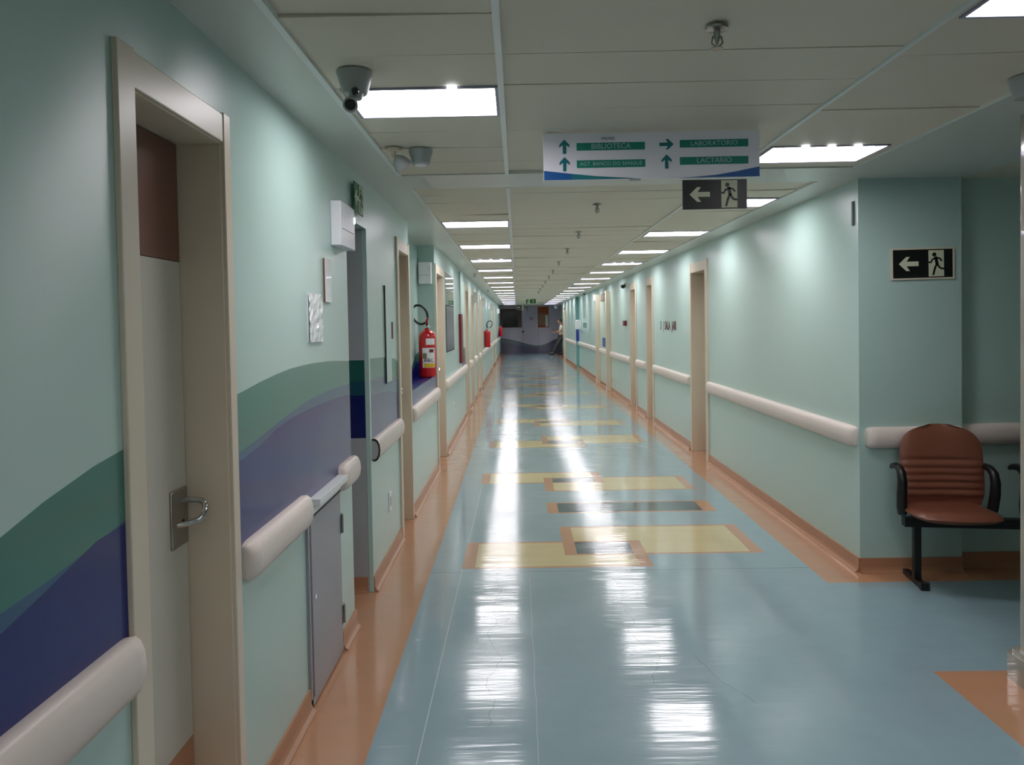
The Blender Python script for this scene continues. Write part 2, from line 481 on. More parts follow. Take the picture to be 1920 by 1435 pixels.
# ------------------------------------------------------------------ floor (one sheet, inlaid)
def build_floor():
    x_min, x_max = -3.2, 7.2
    prim = [((x_min, YN, x_max, YF + 0.3), 0),
            ((x_min, YN, -0.585, YF + 0.3), 1), ((1.84, YN, XR + 0.5, 3.305), 1), ((1.84, 4.44, XR + 0.3, YF + 0.3), 1),
            ((1.84, 4.44, x_max, 4.75), 1), ((-0.585, 4.0, -0.585, 4.0), 0)]

    def fr(x0, y0, x1, y1, fill, bx=0.085, by=0.03):
        prim.append(((x0, y0, x1, y1), 1)); prim.append(((x0 + bx, y0 + by, x1 - bx, y1 - by), fill))
    def group(y, mirror):
        # two yellow fields overlapping, the overlap dark teal
        if not mirror:
            A = (-0.39, y, 0.86, y + 0.575); B = (0.30, y + 0.25, 1.66, y + 0.96)
            O = (0.30, y + 0.25, 0.86, y + 0.575)
        else:
            A = (-0.39, y + 0.36, 0.83, y + 0.88); B = (0.24, y, 1.66, y + 0.61)
            O = (0.24, y + 0.36, 0.83, y + 0.61)
        fr(*A, 2); fr(*B, 2); fr(*O, 3)
    group(4.79, False)
    prim.append(((0.23, 6.16, 1.64, 6.53), 1)); prim.append(((0.32, 6.19, 1.53, 6.50), 3))
    group(6.97, True)
    group(9.42, False)
    group(11.35, True)
    y = 13.6
    for k in range(8):
        group(y, k % 2 == 0)
        y += 2.3
    xs = sorted({round(v, 4) for (r, _) in prim for v in (r[0], r[2])})
    ys = sorted({round(v, 4) for (r, _) in prim for v in (r[1], r[3])})
    mb = MB()
    idx = {}
    for i in range(len(xs) - 1):
        for j in range(len(ys) - 1):
            cx, cy = (xs[i] + xs[i + 1]) / 2, (ys[j] + ys[j + 1]) / 2
            mi = 0
            for (r, m_) in prim:
                if r[0] < cx < r[2] and r[1] < cy < r[3]:
                    mi = m_
            q = []
            for (a, b) in ((i, j), (i + 1, j), (i + 1, j + 1), (i, j + 1)):
                if (a, b) not in idx:
                    idx[(a, b)] = len(mb.v); mb.v.append((xs[a], ys[b], 0))
                q.append(idx[(a, b)])
            mb.f.append(tuple(q)); mb.m.append(mi)
    struct(mb.build('floor', [M['floor_blue'], M['floor_orange'], M['floor_yellow'], M['floor_teal']]))


build_floor()

# ------------------------------------------------------------------ doors data (inner opening y0, y1, casing width)
LD = [(1.725, 2.25, 0.075), (5.545, 6.035, 0.075), (8.14, 8.90, 0.085), (12.62, 13.35, 0.09), (14.2, 14.9, 0.09), (15.9, 16.6, 0.09),
      (17.55, 18.3, 0.09), (25.4, 26.2, 0.09), (29.4, 30.2, 0.09)]
RD = [(8.33, 9.0, 0.10), (11.62, 12.10, 0.11), (13.25, 13.85, 0.11)]
OPEN = (3.895, 4.40)         # side passage on the left
NICHE = (6.11, 8.03)

# ------------------------------------------------------------------ walls
TH = 0.22


def solid_spans(lo, hi, holes):
    out = []; c = lo
    for (a, b) in sorted(holes):
        if a > c:
            out.append((c, a))
        c = max(c, b)
    if hi > c:
        out.append((c, hi))
    return out


mb = MB()
holes = [(a, b) for (a, b, c) in LD] + [OPEN, NICHE]
for (a, b) in solid_spans(YN, YF, holes):
    mb.box((XL - TH, a, 0), (XL, b, ZC + 0.05))
for (a, b, c) in LD:
    mb.box((XL - TH, a, DH), (XL, b, ZC + 0.05))
mb.box((XL - TH, OPEN[0], 2.17), (XL, OPEN[1], ZC + 0.05))
struct(mb.build('wall_left', M['mural_left']))
mb = MB().box((XL - TH - 0.1, NICHE[0], 0), (XL, NICHE[1], 1.045))
struct(mb.build('wall_niche_sill', M['mural_left']))
mb = MB().box((XL - TH - 0.1, NICHE[0], 1.045), (XL - 0.18, NICHE[1], ZC + 0.05))
struct(mb.build('wall_niche_back', M['mural_left']))
# the passage behind the opening: its far face carries the mural band
mb = MB()
mb.box((-3.2, OPEN[1] - 0.004, 0), (XL - 0.022, OPEN[1] + 0.1, 2.5))
struct(mb.build('wall_passage_far', M['grey_mural']))
mb = MB()
mb.box((-3.2, OPEN[0] - 0.1, 0), (XL - TH, OPEN[0], 2.5)); mb.box((-3.3, OPEN[0] - 0.1, 0), (-3.2, OPEN[1] + 0.1, 2.5))
mb.box((-3.2, OPEN[0] - 0.1, 2.45), (XL - TH, OPEN[1] + 0.1, 2.5))
struct(mb.build('wall_passage_near', M['gypsum']))
mb = MB().box((XL - 0.024, OPEN[1] - 0.006, 0.0), (XL + 0.004, OPEN[1] + 0.03, 2.17))
struct(mb.build('trim_1', M['mint'], bevel=0.002))

mb = MB()
for (a, b) in solid_spans(YP, 25.5, [(a, b) for (a, b, c) in RD]):
    mb.box((XR, a, 0), (XR + 0.3, b, ZC + 0.05))
for (a, b, c) in RD:
    mb.box((XR, a, DH), (XR + 0.3, b, ZC + 0.05))
struct(mb.build('wall_right', M['mint']))
mb = MB()
mb.box((XR + 0.3, YP, 0), (2.75, YP + 0.2, ZC + 0.05)); mb.box((2.75, YP + 0.09, 0), (7.2, YP + 0.29, ZC + 0.05))
struct(mb.build('wall_seating', M['mint']))
# beyond y 25.5 the right wall steps into the corridor
mb = MB().box((2.01, 25.52, 0), (2.3, 31.0, ZC + 0.05)).box((2.01, 32.2, 0), (2.3, 32.9, ZC + 0.05)).box((2.01, 31.0, DH), (2.3, 32.2, ZC + 0.05))
struct(mb.build('wall_right_far', M['mint']))
struct(MB().box((2.30, 32.9, 0), (2.5, YF, ZC + 0.05)).build('wall_right_end', M['mint']))
mb = MB().box((2.01, 25.5, 0), (2.3, 25.52, ZC + 0.05))
struct(mb.build('wall_step', M['blue_mural']))
mb = MB().box((XL - 0.2, YF, 0), (2.6, YF + 0.2, ZC + 0.05))
struct(mb.build('wall_end', M['end_wall']))
mb = MB().box((XL - 0.2, YN - 0.2, 0), (7.2, YN, ZC + 0.05))
struct(mb.build('wall_back', M['mint']))
mb = MB().box((7.2, YN, 0), (7.4, YP + 0.3, ZC + 0.05))
struct(mb.build('wall_waiting_side', M['mint']))

# ------------------------------------------------------------------ ceiling
LDEP = 0.35
ly = [2.71] + [6.24 + 1.885 * k for k in range(16)]
ry = [1.80, 3.74] + [5.33 + 1.885 * k for k in range(17)]
BEHIND = [(-0.615, -1.05), (1.295, -0.1), (1.295, -2.0)]
hl = [(y - 0.012, y + LDEP + 0.012) for y in ly + [-1.05]]
hr = [(y - 0.012, y + LDEP + 0.012) for y in ry + [-0.1, -2.0]]
mb = MB()
zt = ZC
mb.box((XL, YN, zt), (-0.655, 4.26, zt + 0.1), 0)
mb.box((1.93, YN, zt), (2.79, YP, zt + 0.1), 0)
mb.box((XL, 4.26, zt), (1.93, 4.68, zt + 0.1), 0)
mb.box((1.93, YP, zt), (XR, 4.68, zt + 0.1), 0)
mb.box((XL - 0.3, 4.68, zt), (-0.64, YF, zt + 0.1), 0)
mb.box((1.89, 4.68, zt), (2.6, YF, zt + 0.1), 0)
mb.box((XL - 0.4, YN, zt + 0.06), (7.4, YF, zt + 0.16), 2)
pp = 0.3125


def panels(x0, x1, y0, y1, holes=()):
    for (a, b) in solid_spans(y0, y1, [h for h in holes if h[0] > y0 and h[1] < y1]):
        panel_run(x0, x1, a, b)


def panel_run(x0, x1, y0, y1):
    y = y1
    while y > y0 + 0.02:
        ya = max(y0, y - pp)
        z = [zt + 0.006 + random.choice((0, 0, 0.003, 0.006, 0.014)) * random.random() for _ in range(4)]
        g = 0.0018
        vs = [(x0, ya + g, z[0]), (x1, ya + g, z[1]), (x1, y - g, z[2]), (x0, y - g, z[3])]
        vs += [(a, b, c + 0.02) for (a, b, c) in vs]
        mb.add(vs, [(0, 3, 2, 1), (4, 5, 6, 7), (0, 1, 5, 4), (1, 2, 6, 5), (2, 3, 7, 6), (3, 0, 4, 7)], 1)
        y = ya


for (x0, x1, hh) in ((-0.655, -0.04, hl), (-0.04, 1.25, ()), (1.25, 1.93, hr)):
    panels(x0, x1, YN, 4.26, hh)
for (x0, x1, hh) in ((-0.64, -0.04, hl), (-0.04, 1.25, ()), (1.25, 1.89, hr)):
    panels(x0, x1, 4.68, YF, hh)
# narrow filler strips beside the lamps
for (y0, y1) in hl:
    for (a, b) in ((-0.655, -0.627), (-0.056, -0.04)):
        mb.box((a, y0, zt + 0.006), (b, y1, zt + 0.03), 1)
for (y0, y1) in hr:
    for (a, b) in ((1.25, 1.283), (1.877, 1.93 if y0 < 4.2 else 1.89)):
        mb.box((a, y0, zt + 0.006), (b, y1, zt + 0.03), 1)
for x0 in (2.79, 4.04, 5.29, 6.54):
    panels(x0, min(x0 + 1.25, 7.2), YN, YP + 0.1)
struct(mb.build('ceiling', [M['gypsum'], M['panel'], M['void']]))
mb = MB()
for (x, a, b, w) in ((-0.66, YN, 4.26, 0.022), (-0.045, YN, 4.26, 0.022), (1.25, YN, 4.26, 0.016),
                     (-0.645, 4.68, YF, 0.012), (-0.045, 4.68, YF, 0.022), (1.25, 4.68, YF, 0.016), (1.89, 4.68, YF, 0.01), (1.93, YN, 4.26, 0.006),
                     (4.04, YN, YP, 0.02), (5.29, YN, YP, 0.02)):
    mb.box((x - w / 2, a, zt - 0.003), (x + w / 2, b, zt + 0.02))
struct(mb.build('trim_2', M['tbar']))

# ------------------------------------------------------------------ baseboards
BH = 0.092


def bb_profile(x, s):      # s=+1: board stands on the +side of x
    return [(x, 0), (x + s * 0.034, 0), (x + s * 0.030, 0.006), (x + s * 0.016, 0.018), (x + s * 0.010, 0.035), (x + s * 0.010, BH), (x, BH)]


def baseboard(name, spans, axis, x, s):
    mb = MB()
    for (a, b) in spans:
        if axis == 'y':
            mb.prism(bb_profile(x, s), 'y', a, b)
        else:
            mb.prism(bb_profile(x, s), 'x', a, b)
    struct(mb.build(name, M['orange_board']))


lh = [(a - c, b + c) for (a, b, c) in LD] + [OPEN, (3.03, 3.60)]
baseboard('baseboard_left', solid_spans(YN, YF, lh), 'y', XL, 1)
rh = [(a - c, b + c) for (a, b, c) in RD]
baseboard('baseboard_right', solid_spans(YP, 25.5, rh), 'y', XR, -1)
baseboard('baseboard_right_far', [(25.5, 30.9), (32.3, 32.9)], 'y', 2.01, -1)
baseboard('baseboard_seating', [(XR, 2.75)], 'x', YP, -1)
baseboard('baseboard_seating_far', [(2.75, 7.2)], 'x', YP + 0.09, -1)
baseboard('baseboard_passage', [(-3.2, XL - 0.03)], 'x', OPEN[1] - 0.004, -1)
baseboard('baseboard_back', [(XL, 7.2)], 'x', YN, 1)

# ------------------------------------------------------------------ doors
dcount = [0]


def door(side, y0, y1, cw, recess=0.13, leaf='plain', zt_=DH, kick=0.35, X=None):
    dcount[0] += 1
    n = dcount[0]
    s = 1 if side == 'L' else -1          # direction pointing into the corridor
    X = X if X is not None else (XL if side == 'L' else XR)
    root = sempty('door_%d' % n, (X, (y0 + y1) / 2, 0))
    mb = MB()
    p = 0.014
    def bx(a, b):
        mb.box((a[0] - root.location.x, a[1] - root.location.y, a[2]), (b[0] - root.location.x, b[1] - root.location.y, b[2]))
    bx((X - s * 0.001, y0 - cw, 0), (X + s * p, y0 + 0.002, zt_ + cw + 0.015))
    cf = cw * 0.65
    bx((X - s * 0.001, y1 - 0.002, 0), (X + s * p, y1 + cf, zt_ + cw + 0.015))
    bx((X - s * 0.001, y0 + 0.002, zt_), (X + s * (p - 0.003), y1 - 0.002, zt_ + cw + 0.01))
    bx((X - s * (recess + 0.06), y0 - 0.002, 0), (X + s * 0.002, y0 + 0.004, zt_))      # jambs
    bx((X - s * (recess + 0.06), y1 - 0.004, 0), (X + s * 0.002, y1 + 0.002, zt_))
    bx((X - s * (recess + 0.06), y0 + 0.004, zt_ - 0.004), (X + s * 0.002, y1 - 0.004, zt_ + 0.004))
    mb.build('door_frame', M['casing'], root, bevel=0.003)
    xl = -s * recess
    yc = root.location.y
    ya, yb = y0 + 0.007 - yc, y1 - 0.007 - yc
    h = zt_ - 0.007
    zp = 1.80
    MB().box((xl, ya, kick + 0.001), (xl - s * 0.038, yb, zp)).build('door_leaf', M['leaf'], root)
    MB().box((xl, ya, zp + 0.002), (xl - s * 0.038, yb, h)).build('transom_panel', M['brown'], root)
    MB().box((xl + s * 0.001, ya, 0.008), (xl - s * 0.038, yb, kick)).build('kick_plate', M['orange_board'], root)
    return root, xl, s, ya, yb


def lever(root, xl, s, ye, d):
    # ye: free edge of the leaf, d: +1 when the edge lies on the +y side
    f = lambda q: ye - d * q
    MB().box((xl - s * 0.001, f(0.108), 0.950), (xl + s * 0.007, f(0.004), 1.122)).build('handle_plate', M['steel'], root, bevel=0.005)
    pts = [(0.004, 0.040, 1.086), (0.052, 0.040, 1.086), (0.068, 0.042, 1.083), (0.078, 0.048, 1.074), (0.081, 0.056, 1.060), (0.079, 0.066, 1.046), (0.070, 0.078, 1.036),
           (0.052, 0.092, 1.030), (0.030, 0.102, 1.027), (0.020, 0.106, 1.026)]
    MB().tube([(xl + s * a, f(b), z) for (a, b, z) in pts], 0.0085, 12).build('lever', M['chrome'], root, smooth=True)
    MB().tube([(xl, f(0.040), 1.02), (xl + s * 0.009, f(0.040), 1.02)], 0.008, 14).build('keyhole', M['dark_slot'], root, smooth=True)


for i, (a, b, c) in enumerate(LD):
    root, xl, s, ya, yb = door('L', a, b, c)
    if i == 0:
        lever(root, xl, s, yb, 1)
    elif i in (1, 2):
        lever(root, xl, s, yb, 1)
for i, (a, b, c) in enumerate(RD):
    root, xl, s, ya, yb = door('R', a, b, c, recess=0.2)
    lever(root, xl, s, ya, -1)
door('R', 31.05, 32.15, 0.1, recess=0.15, X=2.01)
for (a, b, q) in ((16.80, 16.93, 3), (18.97, 19.15, 4)):
    struct(MB().box((XR - 0.11, a, 0), (XR, b, 2.28)).build('trim_%d' % q, M['casing'], bevel=0.004))


# ------------------------------------------------------------------ handrails
def rail_prof(x, s):
    pts = [(0.0, 0.790), (0.030, 0.782), (0.060, 0.790), (0.080, 0.812), (0.088, 0.846), (0.082, 0.880), (0.062, 0.904), (0.034, 0.914), (0.0, 0.912)]
    return [(x + s * a * 0.58, z) for (a, z) in pts]


def rail(a, b, X, s, label, axis='y', endcap=None):
    root = thing('handrail', label, 'handrail', (X, (a + b) / 2, 0) if axis == 'y' else ((a + b) / 2, X, 0), 'ivory wall handrails')
    c = (a + b) / 2
    caps = 0.05 if b - a > 0.25 else 0.0
    MB().prism(rail_prof(0, s), axis, a - c + caps, b - c - caps).build('rail_cover', M['rail'], root, smooth=True)
    if caps:
        for (e0, e1) in ((a - c, a - c + caps), (b - c, b - c - caps)):
            # rounded end cap: profile shrinking towards the wall at the tip
            mb = MB()
            P0 = rail_prof(0, s)
            steps = [0.0, 0.35, 0.6, 0.8, 0.93, 1.0]
            n = len(P0)
            rings = []
            for t in steps:
                k = math.sqrt(max(0.0, 1 - t ** 2)) * 0.55 + 0.45
                yy = e1 + (e0 - e1) * t
                rings.append([((p[0]) * k, yy, 0.848 + (p[1] - 0.848) * (0.75 + 0.25 * math.sqrt(max(0, 1 - t * t)))) for p in P0])
            vs = [((v[0], v[1], v[2]) if axis == 'y' else (v[1], v[0], v[2])) for r_ in rings for v in r_]
            fs = [(i * n + k, i * n + (k + 1) % n, (i + 1) * n + (k + 1) % n, (i + 1) * n + k) for i in range(len(steps) - 1) for k in range(n)]
            fs += [tuple((len(steps) - 1) * n + k for k in range(n))]
            mb.add(vs, fs)
            mb.build('end_cap', M['rail'], root, smooth=True)
    return root


rail(YN, 1.66, XL, 1, 'ivory wall handrail running in from the left edge to the nearest door')
rail(2.33, 3.025, XL, 1, 'short ivory handrail between the nearest left door and the grey hatch')
rail(3.61, 3.935, XL, 1, 'stub of ivory handrail just past the grey hatch, ending at the side passage')
rb = rail(4.43, 5.46, XL, 1, 'ivory handrail just past the side passage, with a dark open end')
MB().prism([(px * 1.04, 0.848 + (pz - 0.848) * 1.05) for (px, pz) in rail_prof(0, 1)], 'y', -0.518, -0.511).build('end_gap', M['dark_slot'], rb)
MB().prism([(px * 0.86, 0.848 + (pz - 0.848) * 0.86) for (px, pz) in rail_prof(0, 1)], 'y', -0.524, -0.5185).build('end_plate', M['grey_plastic'], rb)
rail(6.115, 8.05, XL, 1, 'ivory handrail under the sill where the first fire extinguisher stands')
rail(8.99, 12.52, XL, 1, 'ivory handrail under the grey poster and the red panel')
rail(13.45, 14.10, XL, 1, 'short ivory handrail between the fourth and fifth left doors')
rail(15.0, 15.80, XL, 1, 'short ivory handrail between the fifth and sixth left doors')
rail(16.7, 17.45, XL, 1, 'short ivory handrail between the sixth and seventh left doors')
rail(18.4, 25.30, XL, 1, 'ivory handrail under the second fire extinguisher on the left')
rail(26.3, 29.30, XL, 1, 'ivory handrail between the two farthest left doors')
rail(30.3, 38.9, XL, 1, 'farthest ivory handrail on the left, under the last fire extinguisher')
rail(4.63, 8.22, XR, -1, 'long ivory handrail nearest on the right wall, from the corner to the first door')
rail(9.11, 11.50, XR, -1, 'ivory handrail between the first and second right doors, below the lettering')
rail(12.22, 13.13, XR, -1, 'short ivory handrail between the second and third right doors')
rail(17.0, 18.95, XR, -1, 'ivory handrail between the two beige posts on the right wall')
rail(13.97, 16.79, XR, -1, 'ivory handrail below the small red call box')
rail(19.17, 25.48, XR, -1, 'ivory handrail between the farther beige post and the white dispenser')
rail(25.53, 30.9, 2.01, -1, 'farthest ivory handrail on the right, past the blue banded face')
rail(2.15, 2.745, YP, -1, 'short ivory handrail behind the bench, left of the wall step', axis='x')
rail(2.76, 7.1, YP + 0.09, -1, 'long ivory handrail behind the bench, running off right behind the column', axis='x')


# ------------------------------------------------------------------ ceiling lights
def ceiling_light(x0, x1, y0, y1, label, tubes=()):
    cx, cy = (x0 + x1) / 2, (y0 + y1) / 2
    root = thing('ceiling_light', label, 'ceiling light', (cx, cy, ZC), 'recessed corridor ceiling lights')
    hx, hy = (x1 - x0) / 2, (y1 - y0) / 2
    w = 0.012
    H_ = 0.042
    mb = MB()
    mb.box((-hx - w, -hy - w, 0.0), (hx + w, -hy, H_)).box((-hx - w, hy, 0.0), (hx + w, hy + w, H_))
    mb.box((-hx - w, -hy, 0.0), (-hx, hy, H_)).box((hx, -hy, 0.0), (hx + w, hy, H_))
    mb.build('lamp_frame', M['reflector'], root)
    MB().box((-hx, -hy, H_ - 0.012), (hx, hy, H_ - 0.004)).build('lamp_panel', M['lamp'], root)
    for t in tubes:
        MB().box((t - 0.018, -hy - 0.024, -0.006), (t + 0.018, -hy - 0.004, 0.002)).build('tube_end', M['led'], root)
    return root


ORD = ['nearest', 'second nearest', 'third', 'fourth', 'fifth', 'sixth', 'seventh', 'eighth', 'ninth', 'tenth', 'eleventh', 'twelfth',
       'thirteenth', 'fourteenth', 'fifteenth', 'sixteenth', 'seventeenth', 'eighteenth', 'nineteenth', 'twentieth']
for k, y in enumerate(ly):
    ceiling_light(-0.615, -0.068, y, y + 0.35, 'bright rectangular ceiling light, %s from the camera in the left row' % ORD[k],
                  (0.12,) if k == 0 else ((-0.14, 0.0, 0.14) if k in (3, 9) else ()))
for k, y in enumerate(ry):
    ceiling_light(1.295, 1.865, y, y + 0.35, 'bright rectangular ceiling light, %s from the camera in the right row' % ORD[k],
                  (-0.13, 0.0, 0.13) if k in (1, 5) else ())
for (x0, y0, lab) in ((-0.615, -1.05, 'added unseen ceiling light in line with the left row, behind the viewpoint'), (1.295, -0.1, 'added unseen ceiling light in line with the right row, beside the viewpoint'),
                      (1.295, -2.0, 'added unseen ceiling light in line with the right row, behind the viewpoint'),):
    ceiling_light(x0, x0 + 0.57, y0, y0 + 0.35, lab)  # unseen fill lamps, added to brighten the near end of the corridor


# ------------------------------------------------------------------ sprinklers
def sprinkler(x, y, label):
    root = thing('sprinkler', label, 'sprinkler', (x, y, ZC + 0.004), 'ceiling sprinklers')
    MB().lathe([(0.034, 0.0), (0.032, -0.006), (0.016, -0.010)], seg=20).build('escutcheon', M['steel'], root, smooth=True)
    MB().lathe([(0.010, -0.008), (0.010, -0.030), (0.007, -0.034), (0.004, -0.052)], seg=12).build('nozzle', M['steel'], root, smooth=True)
    MB().tube([(-0.012, 0, -0.024), (-0.016, 0, -0.045), (0, 0, -0.060)], 0.0028, 6).tube([(0.012, 0, -0.024), (0.016, 0, -0.045), (0, 0, -0.060)], 0.0028, 6).build('yoke', M['steel'], root)
    MB().lathe([(0.018, -0.062), (0.018, -0.060)], seg=14).build('deflector', M['steel'], root)
    return root


sy = [2.2, 5.46, 7.1, 8.7, 10.5, 12.2, 13.8, 15.5, 17.2, 18.9, 20.6]
for k, y in enumerate(sy):
    sprinkler(0.60, y, 'small steel sprinkler head in the middle of the ceiling, %s from the camera' % ORD[k])
sprinkler(-0.72, 12.8, 'small sprinkler head on the left ceiling border, nearer of two')
sprinkler(-0.74, 19.0, 'small sprinkler head on the left ceiling border, farther of two')


# ------------------------------------------------------------------ cameras on the ceiling
def cctv(x, y, label, big=True):
    root = thing('security_camera', label, 'security camera', (x, y, ZC))
    MB().lathe([(0.060, 0.004), (0.060, -0.004), (0.058, -0.010), (0.044, -0.062), (0.040, -0.070)], seg=28).build('housing', M['grey_plastic'], root, smooth=True)
    MB().lathe([(0.0, -0.056), (0.020, -0.060), (0.026, -0.075), (0.020, -0.092), (0.0, -0.098)], c=(0.006, -0.016, 0), seg=20).build('swivel_ball', M['grey_plastic'], root, smooth=True)
    R = Euler((math.radians(104), 0, math.radians(10))).to_matrix()
    MB().lathe([(0.011, -0.02), (0.013, 0.020), (0.010, 0.026)], c=(0.008, -0.03, -0.070), seg=16, rot=R).build('lens', M['black_glass'], root, smooth=True)
    if big:
        MB().lathe([(0.016, -0.045), (0.024, -0.035), (0.026, 0.0), (0.024, 0.018), (0.019, 0.022)], c=(-0.006, -0.045, -0.118), seg=20, rot=R).build('lower_head', M['grey_plastic'], root, smooth=True)
        MB().lathe([(0.018, 0.021), (0.018, 0.026)], c=(-0.006, -0.045, -0.118), seg=20, rot=R).build('lower_lens', M['black_glass'], root, smooth=True)
    return root


cctv(-0.535, 2.52, 'twin-headed security camera hanging before the nearest left ceiling light')
cctv(1.86, 2.72, 'security camera on the ceiling at the right edge, beside the column', False)
root = thing('smoke_detector', 'pale tapered smoke detector on the ceiling, beyond the nearest left light', 'smoke detector', (-0.46, 3.66, ZC))
MB().lathe([(0.058, 0.006), (0.058, -0.006), (0.050, -0.030), (0.044, -0.062), (0.036, -0.068)], seg=28).build('body', M['grey_plastic'], root, smooth=True)
MB().lathe([(0.030, -0.066), (0.028, -0.072), (0.010, -0.074)], seg=20).build('sensor', M['white_plastic'], root, smooth=True)
root = thing('spotlight', 'small tilted ceiling spotlight beside the pale smoke detector', 'spotlight', (-0.585, 3.62, ZC))
MB().lathe([(0.040, 0.006), (0.040, -0.005), (0.012, -0.010), (0.010, -0.035)], seg=20).build('mount', M['casing'], root, smooth=True)
R = Euler((math.radians(25), math.radians(-35), 0)).to_matrix()
MB().lathe([(0.010, 0.03), (0.030, 0.012), (0.042, -0.020), (0.044, -0.034), (0.038, -0.036)], c=(0.03, -0.02, -0.060), seg=20, rot=R).build('shade', M['grey_plastic'], root, smooth=True)
for (x, y, z, X_, lab) in ((XR - 0.05, 14.45, 2.27, XR, 'small dark dome camera high on the right wall above the red call box'),):
    root = thing('dome_camera', lab, 'security camera', (XR, y, z))
    MB().box((-0.03, -0.03, -0.02), (0.0, 0.03, 0.05)).build('bracket', M['grey_plastic'], root, bevel=0.003)
    MB().lathe([(0.035, 0.03), (0.045, 0.0), (0.035, -0.03), (0.015, -0.045)], c=(-0.05, 0, 0), seg=18).build('dome', M['black_glass'], root, smooth=True)
root = thing('dome_camera', 'tiny dome camera under the ceiling by the far right lights', 'security camera', (1.99, 21.9, ZC))
MB().lathe([(0.06, 0.0), (0.06, -0.02), (0.055, -0.03)], seg=18).build('base', M['white_plastic'], root, smooth=True)
MB().lathe([(0.045, -0.03), (0.038, -0.06), (0.015, -0.075)], seg=18).build('dome', M['black_glass'], root, smooth=True)
root = thing('dome_camera', 'white dome camera at the far end of the right ceiling edge', 'security camera', (1.93, 37.0, ZC))
MB().lathe([(0.09, 0.0), (0.10, -0.05), (0.10, -0.10)], seg=18).build('base', M['white_plastic'], root, smooth=True)
MB().lathe([(0.09, -0.10), (0.07, -0.17), (0.03, -0.20)], seg=18).build('dome', M['white_plastic'], root, smooth=True)


# ------------------------------------------------------------------ exit signs
def arrow(cx, cz, s, d, y):
    """flat arrow polygon, d = 'L','R','U'"""
    pts = [(-1.0, 0), (-0.25, 0.72), (0.12, 0.72), (-0.22, 0.24), (1.0, 0.24), (1.0, -0.24), (-0.22, -0.24), (0.12, -0.72), (-0.25, -0.72)]
    out = []
    for (a, b) in pts:
        if d == 'L': p = (a, b)
        elif d == 'R': p = (-a, b)
        else: p = (b, -a)
        out.append((cx + p[0] * s, cz + p[1] * s))
    if d == 'R':
        out = out[::-1]
    return out


def running_man(cx, cz, h):
    """strokes of the running figure as (points, radius) in a frame of height h"""
    S = lambda x, z: (cx + x * h, cz + z * h)
    return [([S(-0.08, 0.36)], 0.085 * h),
            ([S(-0.02, 0.24), S(0.03, -0.02)], 0.062 * h),
            ([S(-0.02, 0.22), S(-0.16, 0.16), S(-0.22, 0.04), S(-0.32, 0.05)], 0.032 * h),
            ([S(0.0, 0.22), S(0.14, 0.20), S(0.22, 0.10)], 0.032 * h),
            ([S(0.02, -0.02), S(-0.06, -0.20), S(-0.13, -0.46)], 0.040 * h),
            ([S(0.03, -0.02), S(0.12, -0.16), S(0.20, -0.22), S(0.34, -0.22)], 0.036 * h)]


def strokes(mb, sts, y0, y1):
    for (pts, r) in sts:
        if len(pts) == 1:
            c = pts[0]
            mb.prism([(c[0] + r * math.cos(2 * PI * k / 14), c[1] + r * math.sin(2 * PI * k / 14)) for k in range(14)], 'y', y0, y1)
        for (a, b) in zip(pts[:-1], pts[1:]):
            dx, dz = b[0] - a[0], b[1] - a[1]
            L_ = math.hypot(dx, dz) or 1e-6
            nx, nz = -dz / L_ * r, dx / L_ * r
            ex, ez = dx / L_ * r * 0.5, dz / L_ * r * 0.5
            mb.prism([(a[0] + nx - ex, a[1] + nz - ez), (a[0] - nx - ex, a[1] - nz - ez), (b[0] - nx + ex, b[1] - nz + ez), (b[0] + nx + ex, b[1] + nz + ez)], 'y', y0, y1)


def exit_sign(x, y, z, w, h, label, frame=False, board='exit_black', flip=False, adir='L', rz=0.0, tilt=0.0, hang=0.0):
    """sign facing -Y, centre x, z; front face at local y = -0.006"""
    root = thing('exit_sign', label, 'exit sign', (x, y, z))
    root.rotation_euler = (0, tilt, rz)
    MB().box((-w / 2, -0.006, -h / 2), (w / 2, 0, h / 2)).build('sign_board', M[board], root, bevel=0.001)
    if frame:
        mb = MB(); t = 0.010
        mb.box((-w / 2 - t, -0.009, h / 2), (w / 2 + t, 0.001, h / 2 + t)).box((-w / 2 - t, -0.009, -h / 2 - t), (w / 2 + t, 0.001, -h / 2))
        mb.box((-w / 2 - t, -0.009, -h / 2), (-w / 2, 0.001, h / 2)).box((w / 2, -0.009, -h / 2), (w / 2 + t, 0.001, h / 2))
        mb.build('sign_frame', M['casing'], root)
    sg = -1 if flip else 1
    ax = -sg * w * 0.235
    a = arrow(ax, 0, h * 0.30 * (1.15 if adir == 'L' else 1.0), adir, 0)
    MB().prism(a, 'y', -0.0075, -0.006).build('arrow', M['exit_glow'], root)
    px = sg * w * 0.225
    MB().box((px - h * 0.27, -0.0072, -h * 0.46), (px + h * 0.27, -0.006, h * 0.46)).build('pictogram', M['exit_glow'], root)
    mb = MB(); strokes(mb, running_man(px, 0.0, h * 0.86), -0.0085, -0.0072)
    mb.build('running_figure', M[board], root)
    if hang:
        MB().box((-w * 0.35, -0.005, h / 2), (-w * 0.35 + 0.008, -0.001, hang)).box((w * 0.35, -0.005, h / 2), (w * 0.35 + 0.008, -0.001, hang)).build('hanger', M['grey_metal'], root)
    return root


